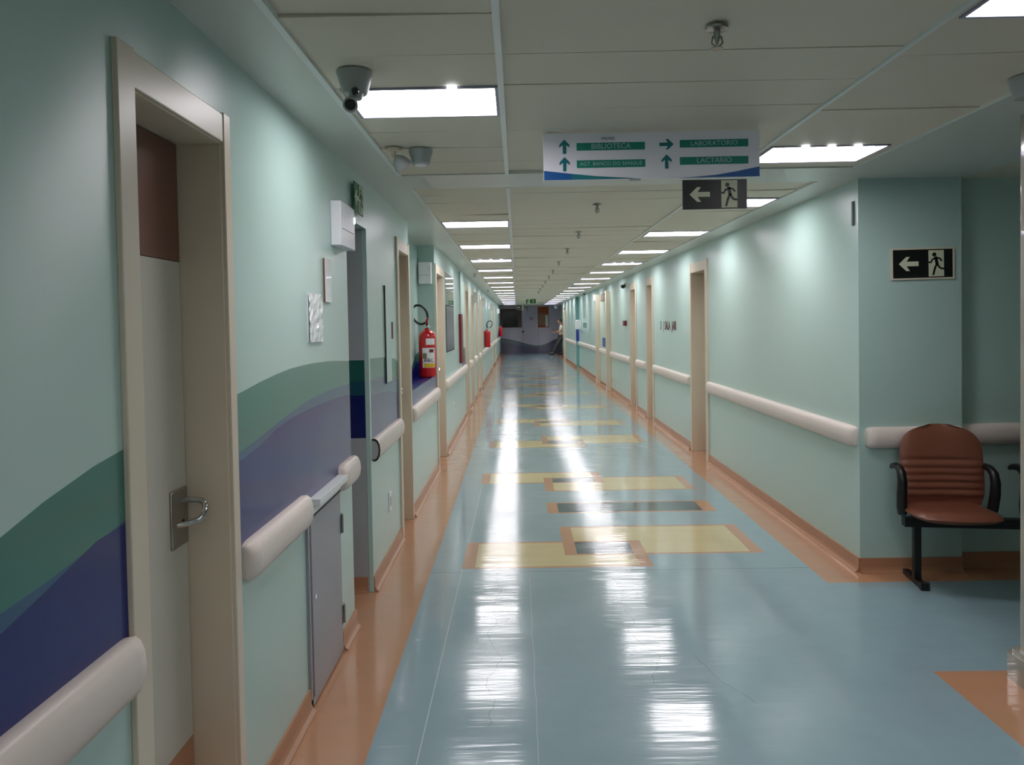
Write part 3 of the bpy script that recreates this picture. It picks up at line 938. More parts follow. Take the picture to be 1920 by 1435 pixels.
exit_sign(2.507, YP - 0.001, 1.920, 0.368, 0.175, 'black exit sign with left arrow on the wall above the bench', True, tilt=math.radians(-0.6))
exit_sign(0.908, 3.40, 2.168, 0.292, 0.134, 'black exit sign with left arrow hanging under the directory sign')
exit_sign(0.49, 26.0, 2.335, 0.34, 0.15, 'small green exit sign with up arrow, far down the corridor ceiling', board='exit_green', flip=True, adir='U', hang=0.12)
exit_sign(0.18, 34.0, 2.29, 0.36, 0.19, 'small white framed exit sign by the dark end wall', True, hang=0.165)
o = exit_sign(XL + 0.016, 4.13, 2.30, 0.22, 0.165, 'green exit sign seen edge-on above the side passage', board='exit_green', rz=PI / 2, adir='L')

# ------------------------------------------------------------------ directory sign
root = thing('directory_sign', 'pale directory sign with teal bars and arrows hanging from the ceiling', 'sign', (0.618, 3.39, 2.345))
MB().box((-0.487, -0.02, -0.105), (0.487, 0.0, 0.105)).build('sign_board', M['sign_white'], root, bevel=0.002)
MB().box((-0.47, -0.016, 0.10), (-0.45, -0.004, 0.106)).box((0.45, -0.016, 0.10), (0.47, -0.004, 0.106)).build('hanger', M['grey_metal'], root)
for (x, z, d) in ((-0.392, 0.045, 'U'), (-0.392, -0.034, 'U'), (0.068, 0.047, 'R'), (0.068, -0.030, 'U')):
    MB().prism(arrow(x, z, 0.032, d, 0), 'y', -0.0215, -0.02).build('arrow', M['sign_teal'], root)
for (x0, z, tx, ts) in ((-0.337, 0.043, 'BIBLIOTECA', 0.033), (-0.337, -0.035, 'AGT. BANCO DO SANGUE', 0.0235), (0.128, 0.048, 'LABORAT\u00d3RIO', 0.031), (0.128, -0.029, 'LACT\u00c1RIO', 0.033)):
    bar = MB().box((x0, -0.0215, z - 0.017), (x0 + 0.308, -0.02, z + 0.017)).build('name_bar', M['sign_green'], root)
    text_mb(tx, ts, M['sign_text'], 'lettering', bar, Matrix.Translation((x0 + 0.154, -0.0222, z)) @ Matrix.Rotation(PI / 2, 4, 'X'))
text_mb('IMUNO', 0.018, M['text_grey'], 'small_lettering', root, Matrix.Translation((-0.195, -0.0212, 0.078)) @ Matrix.Rotation(PI / 2, 4, 'X'))
w1 = [(-0.486, -0.104), (-0.05, -0.104), (-0.12, -0.099), (-0.25, -0.090), (-0.37, -0.076), (-0.486, -0.062)]
w2 = [(0.486, -0.104), (0.486, -0.060), (0.38, -0.080), (0.29, -0.094), (0.20, -0.101), (0.14, -0.104)]
MB().prism([(-0.486, -0.104), (-0.36, -0.104), (-0.36, -0.0775), (-0.42, -0.070), (-0.486, -0.062)], 'y', -0.0213, -0.02).build('wave_left', M['sign_blue'], root)
MB().prism([(-0.36, -0.104), (-0.05, -0.104), (-0.12, -0.099), (-0.25, -0.090), (-0.36, -0.0775)], 'y', -0.0213, -0.02).build('wave_teal', M['sign_teal'], root)
MB().prism(w2[::-1], 'y', -0.0213, -0.02).build('wave_right', M['sign_blue'], root)
MB().box((-0.10, -0.017, -0.112), (-0.05, -0.005, -0.105)).build('bottom_clip', M['grey_plastic'], root)


# ------------------------------------------------------------------ service hatch in the left wall
root = thing('service_hatch', 'grey metal service hatch set low in the left wall between handrails', 'hatch', (XL, 3.31, 0))
yc = 3.31
mb = MB()
mb.box((0, 3.03 - yc, 0.012), (0.012, 3.052 - yc, 0.78)).box((0, 3.565 - yc, 0.012), (0.010, 3.59 - yc, 0.83))
mb.box((0, 3.03 - yc, 0.012), (0.012, 3.59 - yc, 0.045))
mb.build('hatch_frame', M['grey_metal'], root, bevel=0.001)
MB().box((0, 3.09 - yc, 0.845), (0.05, 3.60 - yc, 0.872)).box((0, 3.09 - yc, 0.80), (0.014, 3.60 - yc, 0.845)).build('hatch_header', M['tbar'], root, bevel=0.001)
MB().box((0.012, 3.10 - yc, 0.796), (0.0155, 3.59 - yc, 0.803)).build('header_gap', M['dark_slot'], root)
MB().box((0.004, 3.056 - yc, 0.05), (0.018, 3.560 - yc, 0.795)).build('hatch_door', M['grey_metal'], root, bevel=0.002)
for z in (0.64, 0.20):
    MB().box((0.010, 3.545 - yc, z - 0.045), (0.022, 3.59 - yc, z + 0.045)).tube([(0.024, 3.568 - yc, z - 0.045), (0.024, 3.568 - yc, z + 0.045)], 0.006, 8).build('hinge', M['steel'], root)
MB().tube([(0.016, 3.09 - yc, 0.46), (0.022, 3.09 - yc, 0.46)], 0.011, 12).build('lock', M['chrome'], root, smooth=True)


# ------------------------------------------------------------------ emergency light boxes
def embox(x, y, z, d, l, h, label, facing=0.0, led=False):
    root = thing('emergency_light', label, 'emergency light', (x, y, z), 'emergency light boxes')
    root.rotation_euler = (0, 0, facing)
    # local: wall at x=0, box into +x, length along y
    MB().box((0, -l / 2, -h / 2), (d, l / 2, h / 2)).build('casing', M['white_plastic'], root, bevel=0.004)
    MB().box((d - 0.002, -l * 0.42, -h * 0.12), (d + 0.0015, l * 0.42, -h * 0.10)).build('seam', M['grey_plastic'], root)
    if led:
        MB().box((d * 0.45, l / 2 - 0.002, h * 0.15), (d * 0.95, l / 2 + 0.012, h * 0.29)).build('lamp', M['led'], root)
        MB().box((d, l * 0.44, h * 0.15), (d + 0.004, l / 2, h * 0.29)).build('lamp_window', M['led'], root)
    else:
        MB().box((d - 0.001, l * 0.30, h * 0.1), (d + 0.003, l * 0.45, h * 0.3)).build('lamp', M['tbar'], root)
    return root


embox(XL, 3.72, 2.095, 0.052, 0.30, 0.215, 'white emergency light box, one lamp lit, by the side passage', led=True)
embox(-0.985, 8.03, 2.15, 0.07, 0.135, 0.23, 'pale box on the return wall above the first fire extinguisher', facing=-PI / 2)
for (y, lab) in ((15.4, 'white emergency light box, nearest of the far left row'), (18.95, 'white emergency light box, second of the far left row'),
                 (22.4, 'white emergency light box, third of the far left row'), (24.8, 'white emergency light box, fourth of the far left row'),
                 (33.5, 'white emergency light box, last of the far left row by the end wall')):
    embox(XL, y, 2.13, 0.09, 0.30, 0.22, lab)
embox(XR - 0.11, 19.05, 2.20, 0.05, 0.14, 0.16, 'small white box on the farther beige post of the right wall', facing=PI)


# ------------------------------------------------------------------ papers, plates and lettering on the walls
def wallplate(name, x, y0, y1, z0, z1, mt, label, cat, s=1, t=0.004, bevel=0.0, group=None):
    yc_, zc_ = (y0 + y1) / 2, (z0 + z1) / 2
    o = MB().box((0, y0 - yc_, z0 - zc_), (s * t, y1 - yc_, z1 - zc_)).build(name, mt, bevel=bevel, loc=(x, yc_, zc_))
    return tag(o, label, cat, group)


root = thing('notice', 'white notice in a crinkled plastic sleeve on the left wall', 'notice', (XL, 3.24, 1.635))
MB().box((0, -0.10, -0.10), (0.003, 0.10, 0.10)).build('paper', M['paper'], root)
mb = MB()
nx, nz = 8, 10
vs, fs = [], []
for j in range(nz + 1):
    for i in range(nx + 1):
        vs.append((0.008 + 0.006 * random.random(), -0.105 + 0.21 * i / nx, -0.105 + 0.21 * j / nz))
for j in range(nz):
    for i in range(nx):
        a = j * (nx + 1) + i
        fs.append((a, a + 1, a + nx + 2, a + nx + 1))
mb.add(vs, fs); mb.box((0.0, -0.105, -0.105), (0.006, 0.105, 0.105))
mb.build('plastic_sleeve', M['sleeve'], root)
root = thing('notice', 'small narrow notice with a brown edge beside the emergency light box', 'notice', (XL, 3.465, 1.81))
MB().box((0, -0.056, -0.102), (0.008, 0.050, 0.102)).build('backing', M['brown'], root)
MB().box((0.008, -0.050, -0.100), (0.011, 0.052, 0.104)).build('paper', M['sleeve'], root)
root = thing('notice_board', 'tall white board seen edge-on beside the second left door', 'notice board', (XL, 5.07, 1.54))
MB().box((0, -0.105, -0.33), (0.008, 0.105, 0.32)).build('board', M['mint'], root)
MB().box((0, -0.112, -0.335), (0.009, -0.104, 0.325)).build('board_edge', M['dark_slot'], root)
wallplate('notice_text_plate', XL, 5.22, 5.30, 1.50, 1.62, M['text_red'], 'small faded red print on the wall beside the tall white board', 'label', t=0.001)
for (x, y, z, s, lab) in ((XL, 5.01, 0.40, 1, 'white switch plate low on the wall before the second left door'),
                          (XL, 10.2, 0.45, 1, 'white socket plate low on the wall under the grey poster')):
    root = thing('socket_plate', lab, 'socket', (x, y, z))
    MB().box((0, -0.04, -0.065), (s * 0.008, 0.04, 0.065)).build('plate', M['white_plastic'], root, bevel=0.002)
    MB().box((s * 0.007, -0.018, -0.03), (s * 0.0095, 0.018, 0.03)).build('socket', M['grey_plastic'], root)
root = thing('poster', 'glossy grey poster with dark edges on the left wall past the third door', 'poster', (XL, 9.78, 1.54))
MB().box((0, -0.56, -0.30), (0.006, 0.56, 0.30)).build('frame', M['dark_slot'], root)
MB().box((0.006, -0.535, -0.285), (0.008, 0.535, 0.285)).build('print', M['poster_grey'], root)
MB().box((0.0, -0.56, 0.302), (0.007, 0.56, 0.70)).build('clear_panel', M['acrylic'], root)
root = thing('hose_cabinet', 'tall narrow dark red panel on the left wall before the fourth door', 'hose cabinet', (XL, 11.45, 1.37))
MB().box((0, -0.19, -0.375), (0.035, 0.19, 0.375)).build('cabinet', M['dark_red'], root, bevel=0.003)
MB().box((0.034, -0.14, -0.05), (0.037, 0.14, 0.25)).build('door_panel', M['dark_red'], root)
wallplate('conduit', XL, 11.45, 11.475, 1.75, 2.40, M['mint'], 'thin conduit running up from the red panel', 'conduit', t=0.02)
wallplate('plate', XR, 4.66, 4.685, 2.17, 2.32, M['text_grey'], 'thin grey strip high by the right wall corner', 'plate', s=-1, t=0.008)
wallplate('door_sign', XR, 17.4, 18.7, 2.09, 2.27, M['brown'], 'brown plate high between the two beige posts', 'sign', s=-1, t=0.012)
wallplate('door_sign', XR, 17.6, 18.4, 0.97, 1.19, M['sign_blue'], 'blue plate just above the handrail between the beige posts', 'sign', s=-1, t=0.012)
wallplate('call_box', XR, 14.35, 14.60, 1.50, 1.60, M['dark_red'], 'small dark red call box on the right wall', 'call box', s=-1, t=0.045, bevel=0.003)
root = thing('wall_sign', 'small green sign on the right wall beside the white dispenser', 'sign', (XR, 23.3, 1.48))
MB().box((-0.006, -0.55, -0.075), (0, 0.55, 0.075)).build('sign_plate', M['sign_green'], root)
MB().box((-0.0068, -0.40, -0.015), (-0.006, 0.10, 0.015)).build('print', M['sign_text'], root)
# maroon and grey lettering on the right wall
root = thing('wall_lettering', 'dark grey and maroon lettering on the right wall before the first door', 'lettering', (XR - 0.001, 10.45, 1.515))
Rr = Matrix.Rotation(-PI / 2, 4, 'Z') @ Matrix.Rotation(PI / 2, 4, 'X')
text_mb('3', 0.17, M['text_grey'], 'figure', root, Matrix.Translation((0, 0.50, 0)) @ Rr, bold=0.006)
text_mb('|', 0.15, M['text_grey'], 'bar', root, Matrix.Translation((0, 0.30, 0)) @ Rr, bold=0.006)
text_mb('SALA', 0.16, M['text_red'], 'word', root, Matrix.Translation((0, 0.02, 0)) @ Rr, bold=0.006)
text_mb('JAIR', 0.16, M['text_red'], 'word', root, Matrix.Translation((0, -0.42, 0)) @ Rr, bold=0.006)
# dispenser on the step face
root = thing('dispenser', 'white dome-topped dispenser on the right wall, above the blue banded step', 'dispenser', (2.005, 24.5, 1.50))
pr = [(-0.10, -0.15), (0.10, -0.15), (0.10, 0.06)] + [(0.10 * math.cos(t), 0.06 + 0.10 * math.sin(t)) for t in [PI * k / 10 for k in range(1, 10)]] + [(-0.10, 0.06)]
MB().prism(pr, 'y', -0.14, 0.0).build('cover', M['white_plastic'], root, bevel=0.01)
MB().box((-0.03, -0.10, -0.165), (0.03, -0.04, -0.15)).build('spout', M['grey_plastic'], root)


# ------------------------------------------------------------------ fire extinguishers
def extinguisher(x, y, z, label, detail=True, hose=1):
    root = thing('fire_extinguisher', label, 'fire extinguisher', (x, y, z), 'red fire extinguishers')
    MB().lathe([(0.070, 0.0), (0.082, 0.008), (0.084, 0.02), (0.084, 0.385), (0.080, 0.410), (0.064, 0.436), (0.040, 0.450), (0.024, 0.458), (0.022, 0.475)], seg=36).build('cylinder', M['red'], root, smooth=True)
    MB().lathe([(0.018, 0.470), (0.020, 0.480), (0.018, 0.505), (0.012, 0.512)], seg=16).build('valve', M['chrome'], root, smooth=True)
    MB().tube([(0.0, 0, 0.50), (0.0, -0.02, 0.545), (0.01, -0.04, 0.565), (0.02, -0.07, 0.57)], [0.012, 0.011, 0.010, 0.008], 10).build('grip', M['red'], root, smooth=True)
    MB().box((-0.004, -0.075, 0.505), (0.018, -0.01, 0.513)).build('trigger', M['black_plastic'], root, bevel=0.002)
    MB().lathe([(0.016, 0.0), (0.016, 0.014)], c=(0.032, -0.02, 0.482), seg=16, rot=Euler((PI / 2, 0, 0)).to_matrix()).build('gauge', M['chrome'], root, smooth=True)
    # hose: loops up, over and back down to the side
    pts = []
    for k in range(22):
        t = 2.0 * PI * k / 21.0
        a = -PI * 0.30 + t * 0.94
        cx, cz, rx, rz = -0.062 * hose, 0.605, 0.070, 0.095
        u, v = rx * math.cos(a), rz * math.sin(a)
        th = math.radians(24) * hose
        pts.append((cx + u * math.cos(th) - v * math.sin(th), -0.03 - 0.004 * k / 4, cz + u * math.sin(th) + v * math.cos(th)))
    MB().tube(pts, 0.0115, 10).build('hose', M['black_plastic'], root, smooth=True)
    if detail:
        def decal(name, a0, a1, z0, z1, mt, par=root, r=0.0846):
            mb = MB(); n = 14; vs = []; fs = []
            for k in range(n + 1):
                t = math.radians(a0 + (a1 - a0) * k / n)
                for zz in (z0, z1):
                    vs.append((r * math.cos(t), r * math.sin(t), zz))
            for k in range(n):
                fs.append((2 * k, 2 * k + 2, 2 * k + 3, 2 * k + 1))
            mb.add(vs, fs)
            return mb.build(name, mt, par, smooth=True)
        decal('inspection_label', -92, -28, 0.315, 0.375, M['paper'])
        lb = decal('instruction_label', -118, -28, 0.095, 0.285, M['paper'])
        decal('yellow_band', -106, -30, 0.098, 0.135, M['yellow_label'], lb, 0.0850)
        decal('olive_field', -116, -88, 0.180, 0.235, M['olive_label'], lb, 0.0850)
        decal('red_mark', -72, -40, 0.240, 0.272, M['text_red'], lb, 0.0850)
        t_ = text_mb('ABC', 0.050, M['text_dark'], 'label_lettering', lb, Matrix.Translation((0.022, -0.0866, 0.165)) @ Matrix.Rotation(PI / 2, 4, 'X'))
    return root


e1 = extinguisher(-0.945, 7.74, 1.046, 'large red fire extinguisher with black hose standing on the left wall sill')
e1.scale = (1.08, 1.08, 1.08)
e2 = extinguisher(-0.80, 19.6, 0.96, 'red fire extinguisher hanging on the left wall, second from the camera', False, -1)
MB().box((-0.092, -0.03, 0.38), (-0.06, 0.03, 0.44)).build('wall_bracket', M['grey_metal'], e2)
e3 = extinguisher(-0.80, 35.2, 0.96, 'farthest red fire extinguisher, by the end wall on the left', False, -1)
MB().box((-0.092, -0.03, 0.38), (-0.06, 0.03, 0.44)).build('wall_bracket', M['grey_metal'], e3)

# ------------------------------------------------------------------ end wall: window, door, board
root = sempty('window_1', (-0.38, YF, 1.78))
mb = MB(); w, h, t = 0.40, 0.42, 0.17
mb.box((-w - t, -0.03, h), (w + t + 0.05, 0, h + 0.13)).box((-w - t, -0.03, -h - 0.02), (-w, 0, h)).box((w, -0.03, -h - 0.02), (w + t + 0.05, 0, h)).box((-w, -0.03, -h - 0.02), (w, 0, -h))
mb.build('window_frame', M['brown_frame'], root)
MB().box((-w, -0.012, -h), (w, 0, h)).build('window_pane', M['dark_glass'], root)
root = sempty('door_%d' % (dcount[0] + 1), (0, 0, 0))
MB().box((0.27, YF - 0.02, 0.01), (1.095, YF - 0.002, 2.30)).build('door_leaf', M['end_wall'], root)
MB().box((1.105, YF - 0.02, 0.01), (1.80, YF - 0.002, 2.30)).build('door_leaf', M['end_wall'], root)
MB().box((1.095, YF - 0.021, 0.01), (1.105, YF, 1.32)).box((0.26, YF - 0.021, 0.01), (0.27, YF, 1.35)).build('door_gap', M['dark_slot'], root)
MB().lathe([(0.02, 0.0), (0.05, 0.03), (0.05, 0.05), (0.03, 0.07)], c=(0.30, YF - 0.02, 1.12), seg=16, rot=Euler((PI / 2, 0, 0)).to_matrix()).build('knob', M['black_plastic'], root, smooth=True)
root = thing('notice_board', 'orange-brown board with papers on the far end wall', 'notice board', (1.365, YF - 0.02, 1.86))
MB().box((-0.285, -0.03, -0.54), (0.285, 0, 0.54)).build('backing', M['cork'], root)
MB().box((-0.25, -0.036, -0.42), (0.10, -0.03, 0.20)).build('tan_sheet', M['tan'], root)
MB().box((0.11, -0.038, -0.50), (0.25, -0.03, 0.12)).build('white_sheet', M['paper'], root)
text_mb('30', 0.24, M['text_dark'], 'wall_number', None, Matrix.Translation((0.72, YF - 0.0225, 1.78)) @ Matrix.Rotation(PI / 2, 4, 'X'))
tag(bpy.data.objects['wall_number'], 'faint dark number on the far end wall between window and board', 'number')

# ------------------------------------------------------------------ column at right
root = sempty('column_1', (2.44, 3.08, 0))
mb = MB()


def rrect(hx, hy, r, n=5):
    out = []
    for (cx, cy, a0) in ((hx - r, hy - r, 0), (-hx + r, hy - r, 90), (-hx + r, -hy + r, 180), (hx - r, -hy + r, 270)):
        for k in range(n + 1):
            a = math.radians(a0 + 90 * k / n)
            out.append((cx + r * math.cos(a), cy + r * math.sin(a)))
    return out


MB().prism(rrect(0.27, 0.15, 0.02), 'z', 0, ZC).build('shaft', M['column'], root, smooth=True)
MB().prism(rrect(0.31, 0.185, 0.03), 'z', 0, 0.115).prism(rrect(0.295, 0.172, 0.03), 'z', 0.115, 0.135).build('plinth', M['column'], root, smooth=True)


# ------------------------------------------------------------------ bench
def pad(cx, w0, w1, d, h, n=16, m=14, kind='back'):
    pass


bench = thing('bench', 'black framed bench with brown padded seats against the wall', 'bench', (2.525, 4.40, 0))
bench.rotation_euler = (0, 0, math.radians(-8))


def sup(t, p):
    c, s_ = math.cos(t), math.sin(t)
    return math.copysign(abs(c) ** p, c), math.copysign(abs(s_) ** p, s_)


def backrest(x):
    """rounded-top padded shell, horizontal ribs on its lower half, leaning back a little"""
    mb = MB()
    n, m = 28, 56
    H0, H1 = 0.455, 0.94
    vs, fs = [], []
    def front(u, v):
        # u in [-1,1] across, v in [0,1] up
        z = H0 + (H1 - H0) * v
        hw = 0.222 + 0.012 * math.sin(v * PI)
        if v > 0.62:
            q = (v - 0.62) / 0.38
            hw *= max(0.28, math.sqrt(max(0.0, 1 - q ** 3.4)))
        if v < 0.15:
            hw *= 0.90 + 0.10 * (v / 0.15)
        xx = x + hw * u
        edge = (1 - abs(u) ** 5) * (1 - abs(2 * v - 1) ** 8)
        rib = 0.0
        if 0.12 < v < 0.56:
            rib = 0.016 * abs(math.sin((v - 0.12) / 0.44 * PI * 5)) ** 0.7 * (1 - abs(u) ** 6)
        elif v >= 0.56:
            rib = 0.014 * min(1.0, (v - 0.56) / 0.05) * (1 - abs(u) ** 3) * (1 - ((v - 0.56) / 0.44) ** 3)
        lean = 0.075 * v ** 1.2
        yb = 0.045 + lean - 0.030 * (abs(u) ** 2)
        return xx, yb, z, edge, rib
    for j in range(m + 1):
        for i in range(n + 1):
            xx, yb, z, e, r = front(-1 + 2 * i / n, j / m)
            vs.append((xx, yb - 0.018 * e - r, z))
    o = len(vs)
    for j in range(m + 1):
        for i in range(n + 1):
            xx, yb, z, e, r = front(-1 + 2 * i / n, j / m)
            vs.append((xx, yb + 0.022 * e + 0.003, z))
    W_ = n + 1
    for j in range(m):
        for i in range(n):
            a = j * W_ + i
            fs.append((a, a + 1, a + W_ + 1, a + W_))
            b = o + a
            fs.append((b, b + W_, b + W_ + 1, b + 1))
    for i in range(n):
        fs.append((i, o + i, o + i + 1, i + 1))
        a = m * W_ + i
        fs.append((a, a + 1, o + a + 1, o + a))
    for j in range(m):
        a = j * W_
        fs.append((a, a + W_, o + a + W_, o + a))
        a = j * W_ + n
        fs.append((a, o + a, o + a + W_, a + W_))
    mb.add(vs, fs)
    return mb


def seat(x):
    mb = MB()
    n, m = 22, 18
    vs, fs = [], []
    for side in (1, -1):
        for j in range(m + 1):
            for i in range(n + 1):
                u, v = -1 + 2 * i / n, -1 + 2 * j / m
                # squircle outline
                px = u * math.sqrt(1 - 0.32 * v * v); py = v * math.sqrt(1 - 0.32 * u * u)
                e = (1 - abs(u) ** 4) * (1 - abs(v) ** 4)
                z = 0.452 + side * 0.036 * e ** 0.6 + 0.05 * max(0.0, v - 0.45) ** 2 * 3
                if side > 0:
                    z += 0.012 * max(0, -v) - 0.010 * (1 - u * u) * (1 - v * v)
                    z -= 0.02 * max(0.0, -v - 0.6) ** 2 * 3
                vs.append((x - 0.012 + 0.242 * px, -0.105 + 0.215 * py, z))
    W_ = n + 1; o = (n + 1) * (m + 1)
    for j in range(m):
        for i in range(n):
            a = j * W_ + i
            fs.append((a, a + 1, a + W_ + 1, a + W_)); b = o + a
            fs.append((b, b + W_, b + W_ + 1, b + 1))
    for i in range(n):
        fs.append((i, o + i, o + i + 1, i + 1)); a = m * W_ + i; fs.append((a, a + 1, o + a + 1, o + a))
    for j in range(m):
        a = j * W_; fs.append((a, a + W_, o + a + W_, o + a)); a = j * W_ + n; fs.append((a, o + a, o + a + W_, a + W_))
    mb.add(vs, fs)
    return mb


def armrest(x, s):
    # loop arm: rises from the seat side, bows outward, ends in a forward pad
    mb = MB()
    P = [(x - s * 0.006, -0.035, 0.425), (x, -0.045, 0.47), (x + s * 0.004, -0.06, 0.55), (x + s * 0.004, -0.066, 0.62), (x + s * 0.003, -0.05, 0.668), (x, -0.01, 0.692), (x, 0.05, 0.694), (x, 0.10, 0.684), (x, 0.125, 0.672)]
    mb.tube(P, [0.026, 0.029, 0.029, 0.027, 0.025, 0.022, 0.020, 0.017, 0.012], 14)
    return mb


for k in range(3):
    x = k * 0.67
    st = seat(x).build('seat', M['leather'], bench, smooth=True)
    backrest(x).build('backrest', M['leather'], bench, smooth=True)
    MB().tube([(x, 0.0, 0.37), (x, 0.075, 0.39), (x, 0.105, 0.48), (x, 0.118, 0.60)], 0.016, 10).build('back_bracket', M['bench_black'], bench, smooth=True)
    for s in (-1, 1):
        armrest(x - 0.008 + s * 0.250, s).build('armrest', M['bench_black'], bench, smooth=True)
MB().box((-0.24, -0.045, 0.345), (1.58, 0.015, 0.40)).build('beam', M['bench_black'], bench, bevel=0.003)
for x in (-0.165, 1.52):
    lg = MB().box((x - 0.02, -0.035, 0.03), (x + 0.02, 0.005, 0.35)).build('leg', M['bench_black'], bench, bevel=0.002)
    MB().box((x - 0.02, -0.13, 0.004), (x + 0.02, 0.155, 0.034)).build('foot_bar', M['bench_black'], lg, bevel=0.003)
    MB().box((x - 0.024, -0.145, 0.0), (x + 0.024, -0.11, 0.045)).build('foot_cap', M['black_plastic'], lg, bevel=0.003)


# ------------------------------------------------------------------ person
def skin_obj(name, verts, edges, radii, mt, parent, sub=2, root_i=0):
    me = bpy.data.meshes.new(name)
    me.from_pydata(verts, edges, [])
    o = bpy.data.objects.new(name, me)
    COL.objects.link(o)
    o.modifiers.new('skin', 'SKIN')
    if not me.skin_vertices:
        me.attributes.new('x', 'FLOAT', 'POINT')
    sv = me.skin_vertices
    if len(sv) == 0:
        bpy.context.view_layer.objects.active = o
        bpy.ops.mesh.customdata_skin_add()
        sv = me.skin_vertices
    for i, r in enumerate(radii):
        r = r if isinstance(r, tuple) else (r, r)
        sv[0].data[i].radius = r
        sv[0].data[i].use_root = (i == root_i)
    ss = o.modifiers.new('sub', 'SUBSURF'); ss.levels = sub; ss.render_levels = sub
    dg = bpy.context.evaluated_depsgraph_get()
    m2 = bpy.data.meshes.new_from_object(o.evaluated_get(dg))
    bpy.data.objects.remove(o)
    m2.materials.clear(); m2.materials.append(mt)
    m2.polygons.foreach_set('use_smooth', [True] * len(m2.polygons))
    r_ = bpy.data.objects.new(name, m2)
    COL.objects.link(r_)
    r_.parent = parent
    return r_


# facing -X, back against the wall at x = 2.38 ; local origin at floor below the pelvis
man = thing('person', 'person in white shirt and dark trousers leaning on the far right wall', 'person', (2.09, 36.0, 0))
V = {}
def B(k, x, y, z, r): V[k] = ((x, y, z), r)
B('pelvis', 0.02, 0, 0.90, (0.13, 0.10)); B('belly', 0.04, 0, 1.04, (0.12, 0.09)); B('chest', 0.05, 0, 1.24, (0.15, 0.10)); B('neckb', 0.03, 0, 1.44, 0.065)
B('neck', 0.00, 0, 1.52, 0.050); B('skull', -0.04, 0, 1.62, (0.075, 0.085)); B('crown', -0.035, 0, 1.70, (0.070, 0.080)); B('chin', -0.105, 0, 1.545, 0.030)
B('nose', -0.145, 0, 1.62, 0.012); B('ls', 0.04, 0.17, 1.40, 0.055); B('rs', 0.04, -0.17, 1.40, 0.055)
B('le', 0.02, 0.22, 1.14, 0.040); B('re', 0.02, -0.22, 1.14, 0.040); B('lw', -0.22, 0.12, 1.17, 0.026); B('rw', -0.26, -0.12, 1.09, 0.026)
B('lp', -0.29, 0.09, 1.18, (0.034, 0.018)); B('rp', -0.34, -0.08, 1.07, (0.034, 0.018))
B('lh', 0.02, 0.095, 0.86, 0.085); B('rh', 0.02, -0.095, 0.86, 0.085)
B('lk', -0.02, 0.10, 0.47, 0.055); B('rk', -0.20, -0.10, 0.50, 0.055); B('la', 0.06, 0.10, 0.09, 0.036); B('ra', -0.40, -0.10, 0.10, 0.036)
B('lt', -0.10, 0.10, 0.035, 0.032); B('rt', -0.56, -0.11, 0.045, 0.032)
E_ = [('pelvis', 'belly'), ('belly', 'chest'), ('chest', 'neckb'), ('neckb', 'neck'), ('neck', 'skull'), ('skull', 'crown'), ('skull', 'chin'), ('skull', 'nose'),
      ('chest', 'ls'), ('chest', 'rs'), ('ls', 'le'), ('rs', 're'), ('le', 'lw'), ('re', 'rw'), ('lw', 'lp'), ('rw', 'rp'),
      ('pelvis', 'lh'), ('pelvis', 'rh'), ('lh', 'lk'), ('rh', 'rk'), ('lk', 'la'), ('rk', 'ra'), ('la', 'lt'), ('ra', 'rt')]
for (h_, sgn, px, py, pz) in (('l', 1, -0.29, 0.09, 1.18), ('r', -1, -0.34, -0.08, 1.07)):
    for f_ in range(4):
        off = (f_ - 1.5) * 0.019
        ln = (0.062, 0.074, 0.070, 0.054)[f_]
        B(h_ + 'f%da' % f_, px - 0.030 - ln * 0.45, py + off, pz + 0.004, 0.009)
        B(h_ + 'f%db' % f_, px - 0.030 - ln * 0.85, py + off, pz + 0.028, 0.008)
        E_.append((h_ + 'p', h_ + 'f%da' % f_)); E_.append((h_ + 'f%da' % f_, h_ + 'f%db' % f_))
    B(h_ + 'ta', px + 0.0, py - sgn * 0.035, pz + 0.018, 0.010); B(h_ + 'tb', px - 0.03, py - sgn * 0.045, pz + 0.042, 0.009)
    E_.append((h_ + 'p', h_ + 'ta')); E_.append((h_ + 'ta', h_ + 'tb'))
keys = list(V)
skin_obj('body', [V[k][0] for k in keys], [(keys.index(a), keys.index(b)) for a, b in E_], [V[k][1] for k in keys], M['skin'], man)


def sub_skin(name, ks, es, grow, mt, over={}):
    vs = [over.get(k, V[k][0]) for k in ks]
    rr = []
    for k in ks:
        r = V[k][1]
        g = grow
        rr.append((r[0] + g, r[1] + g) if isinstance(r, tuple) else r + g)
    return skin_obj(name, vs, [(ks.index(a), ks.index(b)) for a, b in es], rr, mt, man)


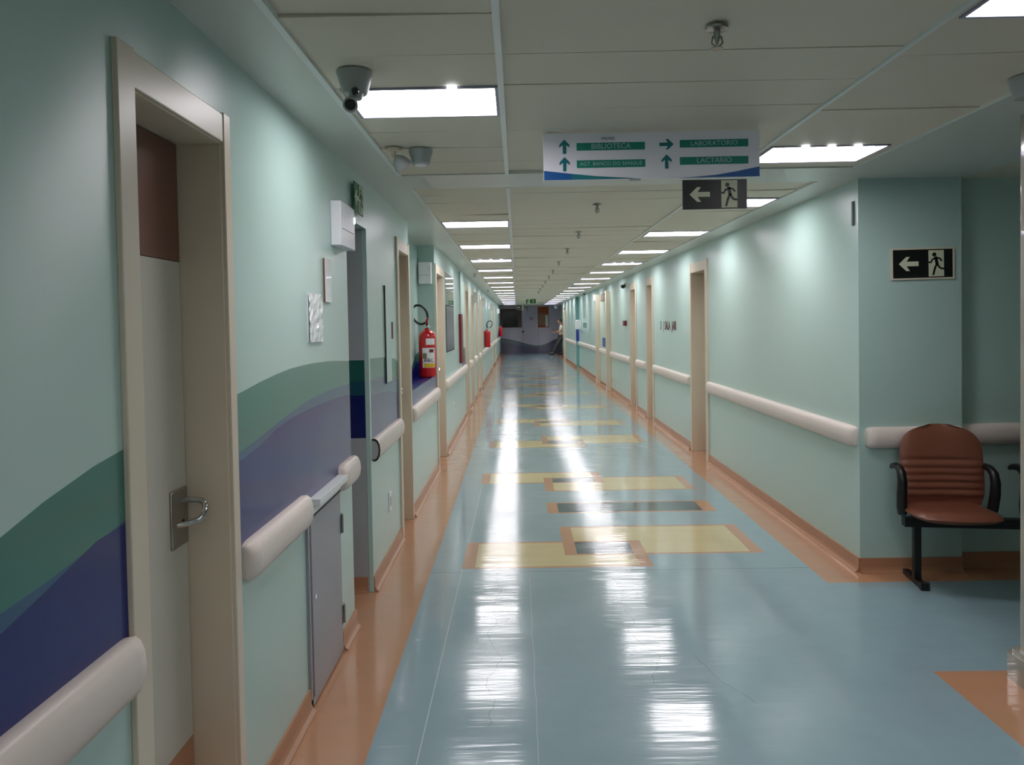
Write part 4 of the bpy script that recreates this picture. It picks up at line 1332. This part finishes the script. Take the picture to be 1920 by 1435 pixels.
sub_skin('shirt', ['pelvis', 'belly', 'chest', 'neckb', 'ls', 'rs', 'le', 're'], [('pelvis', 'belly'), ('belly', 'chest'), ('chest', 'neckb'), ('chest', 'ls'), ('chest', 'rs'), ('ls', 'le'), ('rs', 're')], 0.022, M['shirt'],
         {'le': (0.02, 0.215, 1.20), 're': (0.02, -0.215, 1.20), 'pelvis': (0.02, 0, 0.93), 'neckb': (0.035, 0, 1.42)})
sub_skin('trousers', ['pelvis', 'lh', 'rh', 'lk', 'rk', 'la', 'ra'], [('pelvis', 'lh'), ('pelvis', 'rh'), ('lh', 'lk'), ('rh', 'rk'), ('lk', 'la'), ('rk', 'ra')], 0.020, M['trousers'])
for (ax, ay, tx, ty, z) in ((0.07, 0.10, -0.14, 0.10, 0.0), (-0.38, -0.10, -0.60, -0.112, 0.01)):
    mb = MB()
    n = 9
    vs = []; seg = 12
    for i in range(n):
        t = i / (n - 1)
        cx = ax + 0.03 + (tx - ax - 0.03) * t; cy = ay + (ty - ay) * t
        w_ = 0.040 * (0.55 + 0.45 * math.sin(PI * min(1, t * 0.9 + 0.18))) + 0.008
        h_ = 0.085 * (1 - t) ** 0.6 + 0.035 if t < 0.98 else 0.02
        for k in range(seg):
            a = 2 * PI * k / seg
            vs.append((cx, cy + w_ * math.cos(a), max(0.0, z + h_ / 2 + h_ / 2 * math.sin(a))))
    fs = [(i * seg + k, i * seg + (k + 1) % seg, (i + 1) * seg + (k + 1) % seg, (i + 1) * seg + k) for i in range(n - 1) for k in range(seg)]
    fs += [tuple(range(seg))[::-1], tuple((n - 1) * seg + k for k in range(seg))]
    mb.add(vs, fs)
    mb.build('shoe', M['shoe'], man, smooth=True)
# hair: cap over the skull
mb = MB(); vs = []; fs = []
n, m = 18, 9
for j in range(m + 1):
    ph = math.radians(8 + 88 * j / m)
    for i in range(n):
        th = 2 * PI * i / n
        front = max(0.0, -math.cos(th))
        ph2 = ph * (1 - 0.42 * front)
        vs.append((-0.035 + 0.098 * math.sin(ph2) * math.cos(th) + 0.008, 0.090 * math.sin(ph2) * math.sin(th), 1.635 + 0.125 * math.cos(ph2)))
for j in range(m):
    for i in range(n):
        a = j * n + i; b = j * n + (i + 1) % n
        fs.append((a, b, b + n, a + n))
fs.append(tuple(range(n)))
mb.add(vs, fs)
hobj = mb.build('hair', M['hair'], man, smooth=True)
sm = hobj.modifiers.new('thick', 'SOLIDIFY'); sm.thickness = 0.012
phone = MB().box((-0.075, -0.04, -0.006), (0.075, 0.04, 0.006)).build('phone', M['black_plastic'], bevel=0.004, loc=(1.76, 36.06, 1.215))
tag(phone, 'dark phone held by the person leaning on the far wall', 'phone')
phone.rotation_euler = (0, math.radians(25), 0)
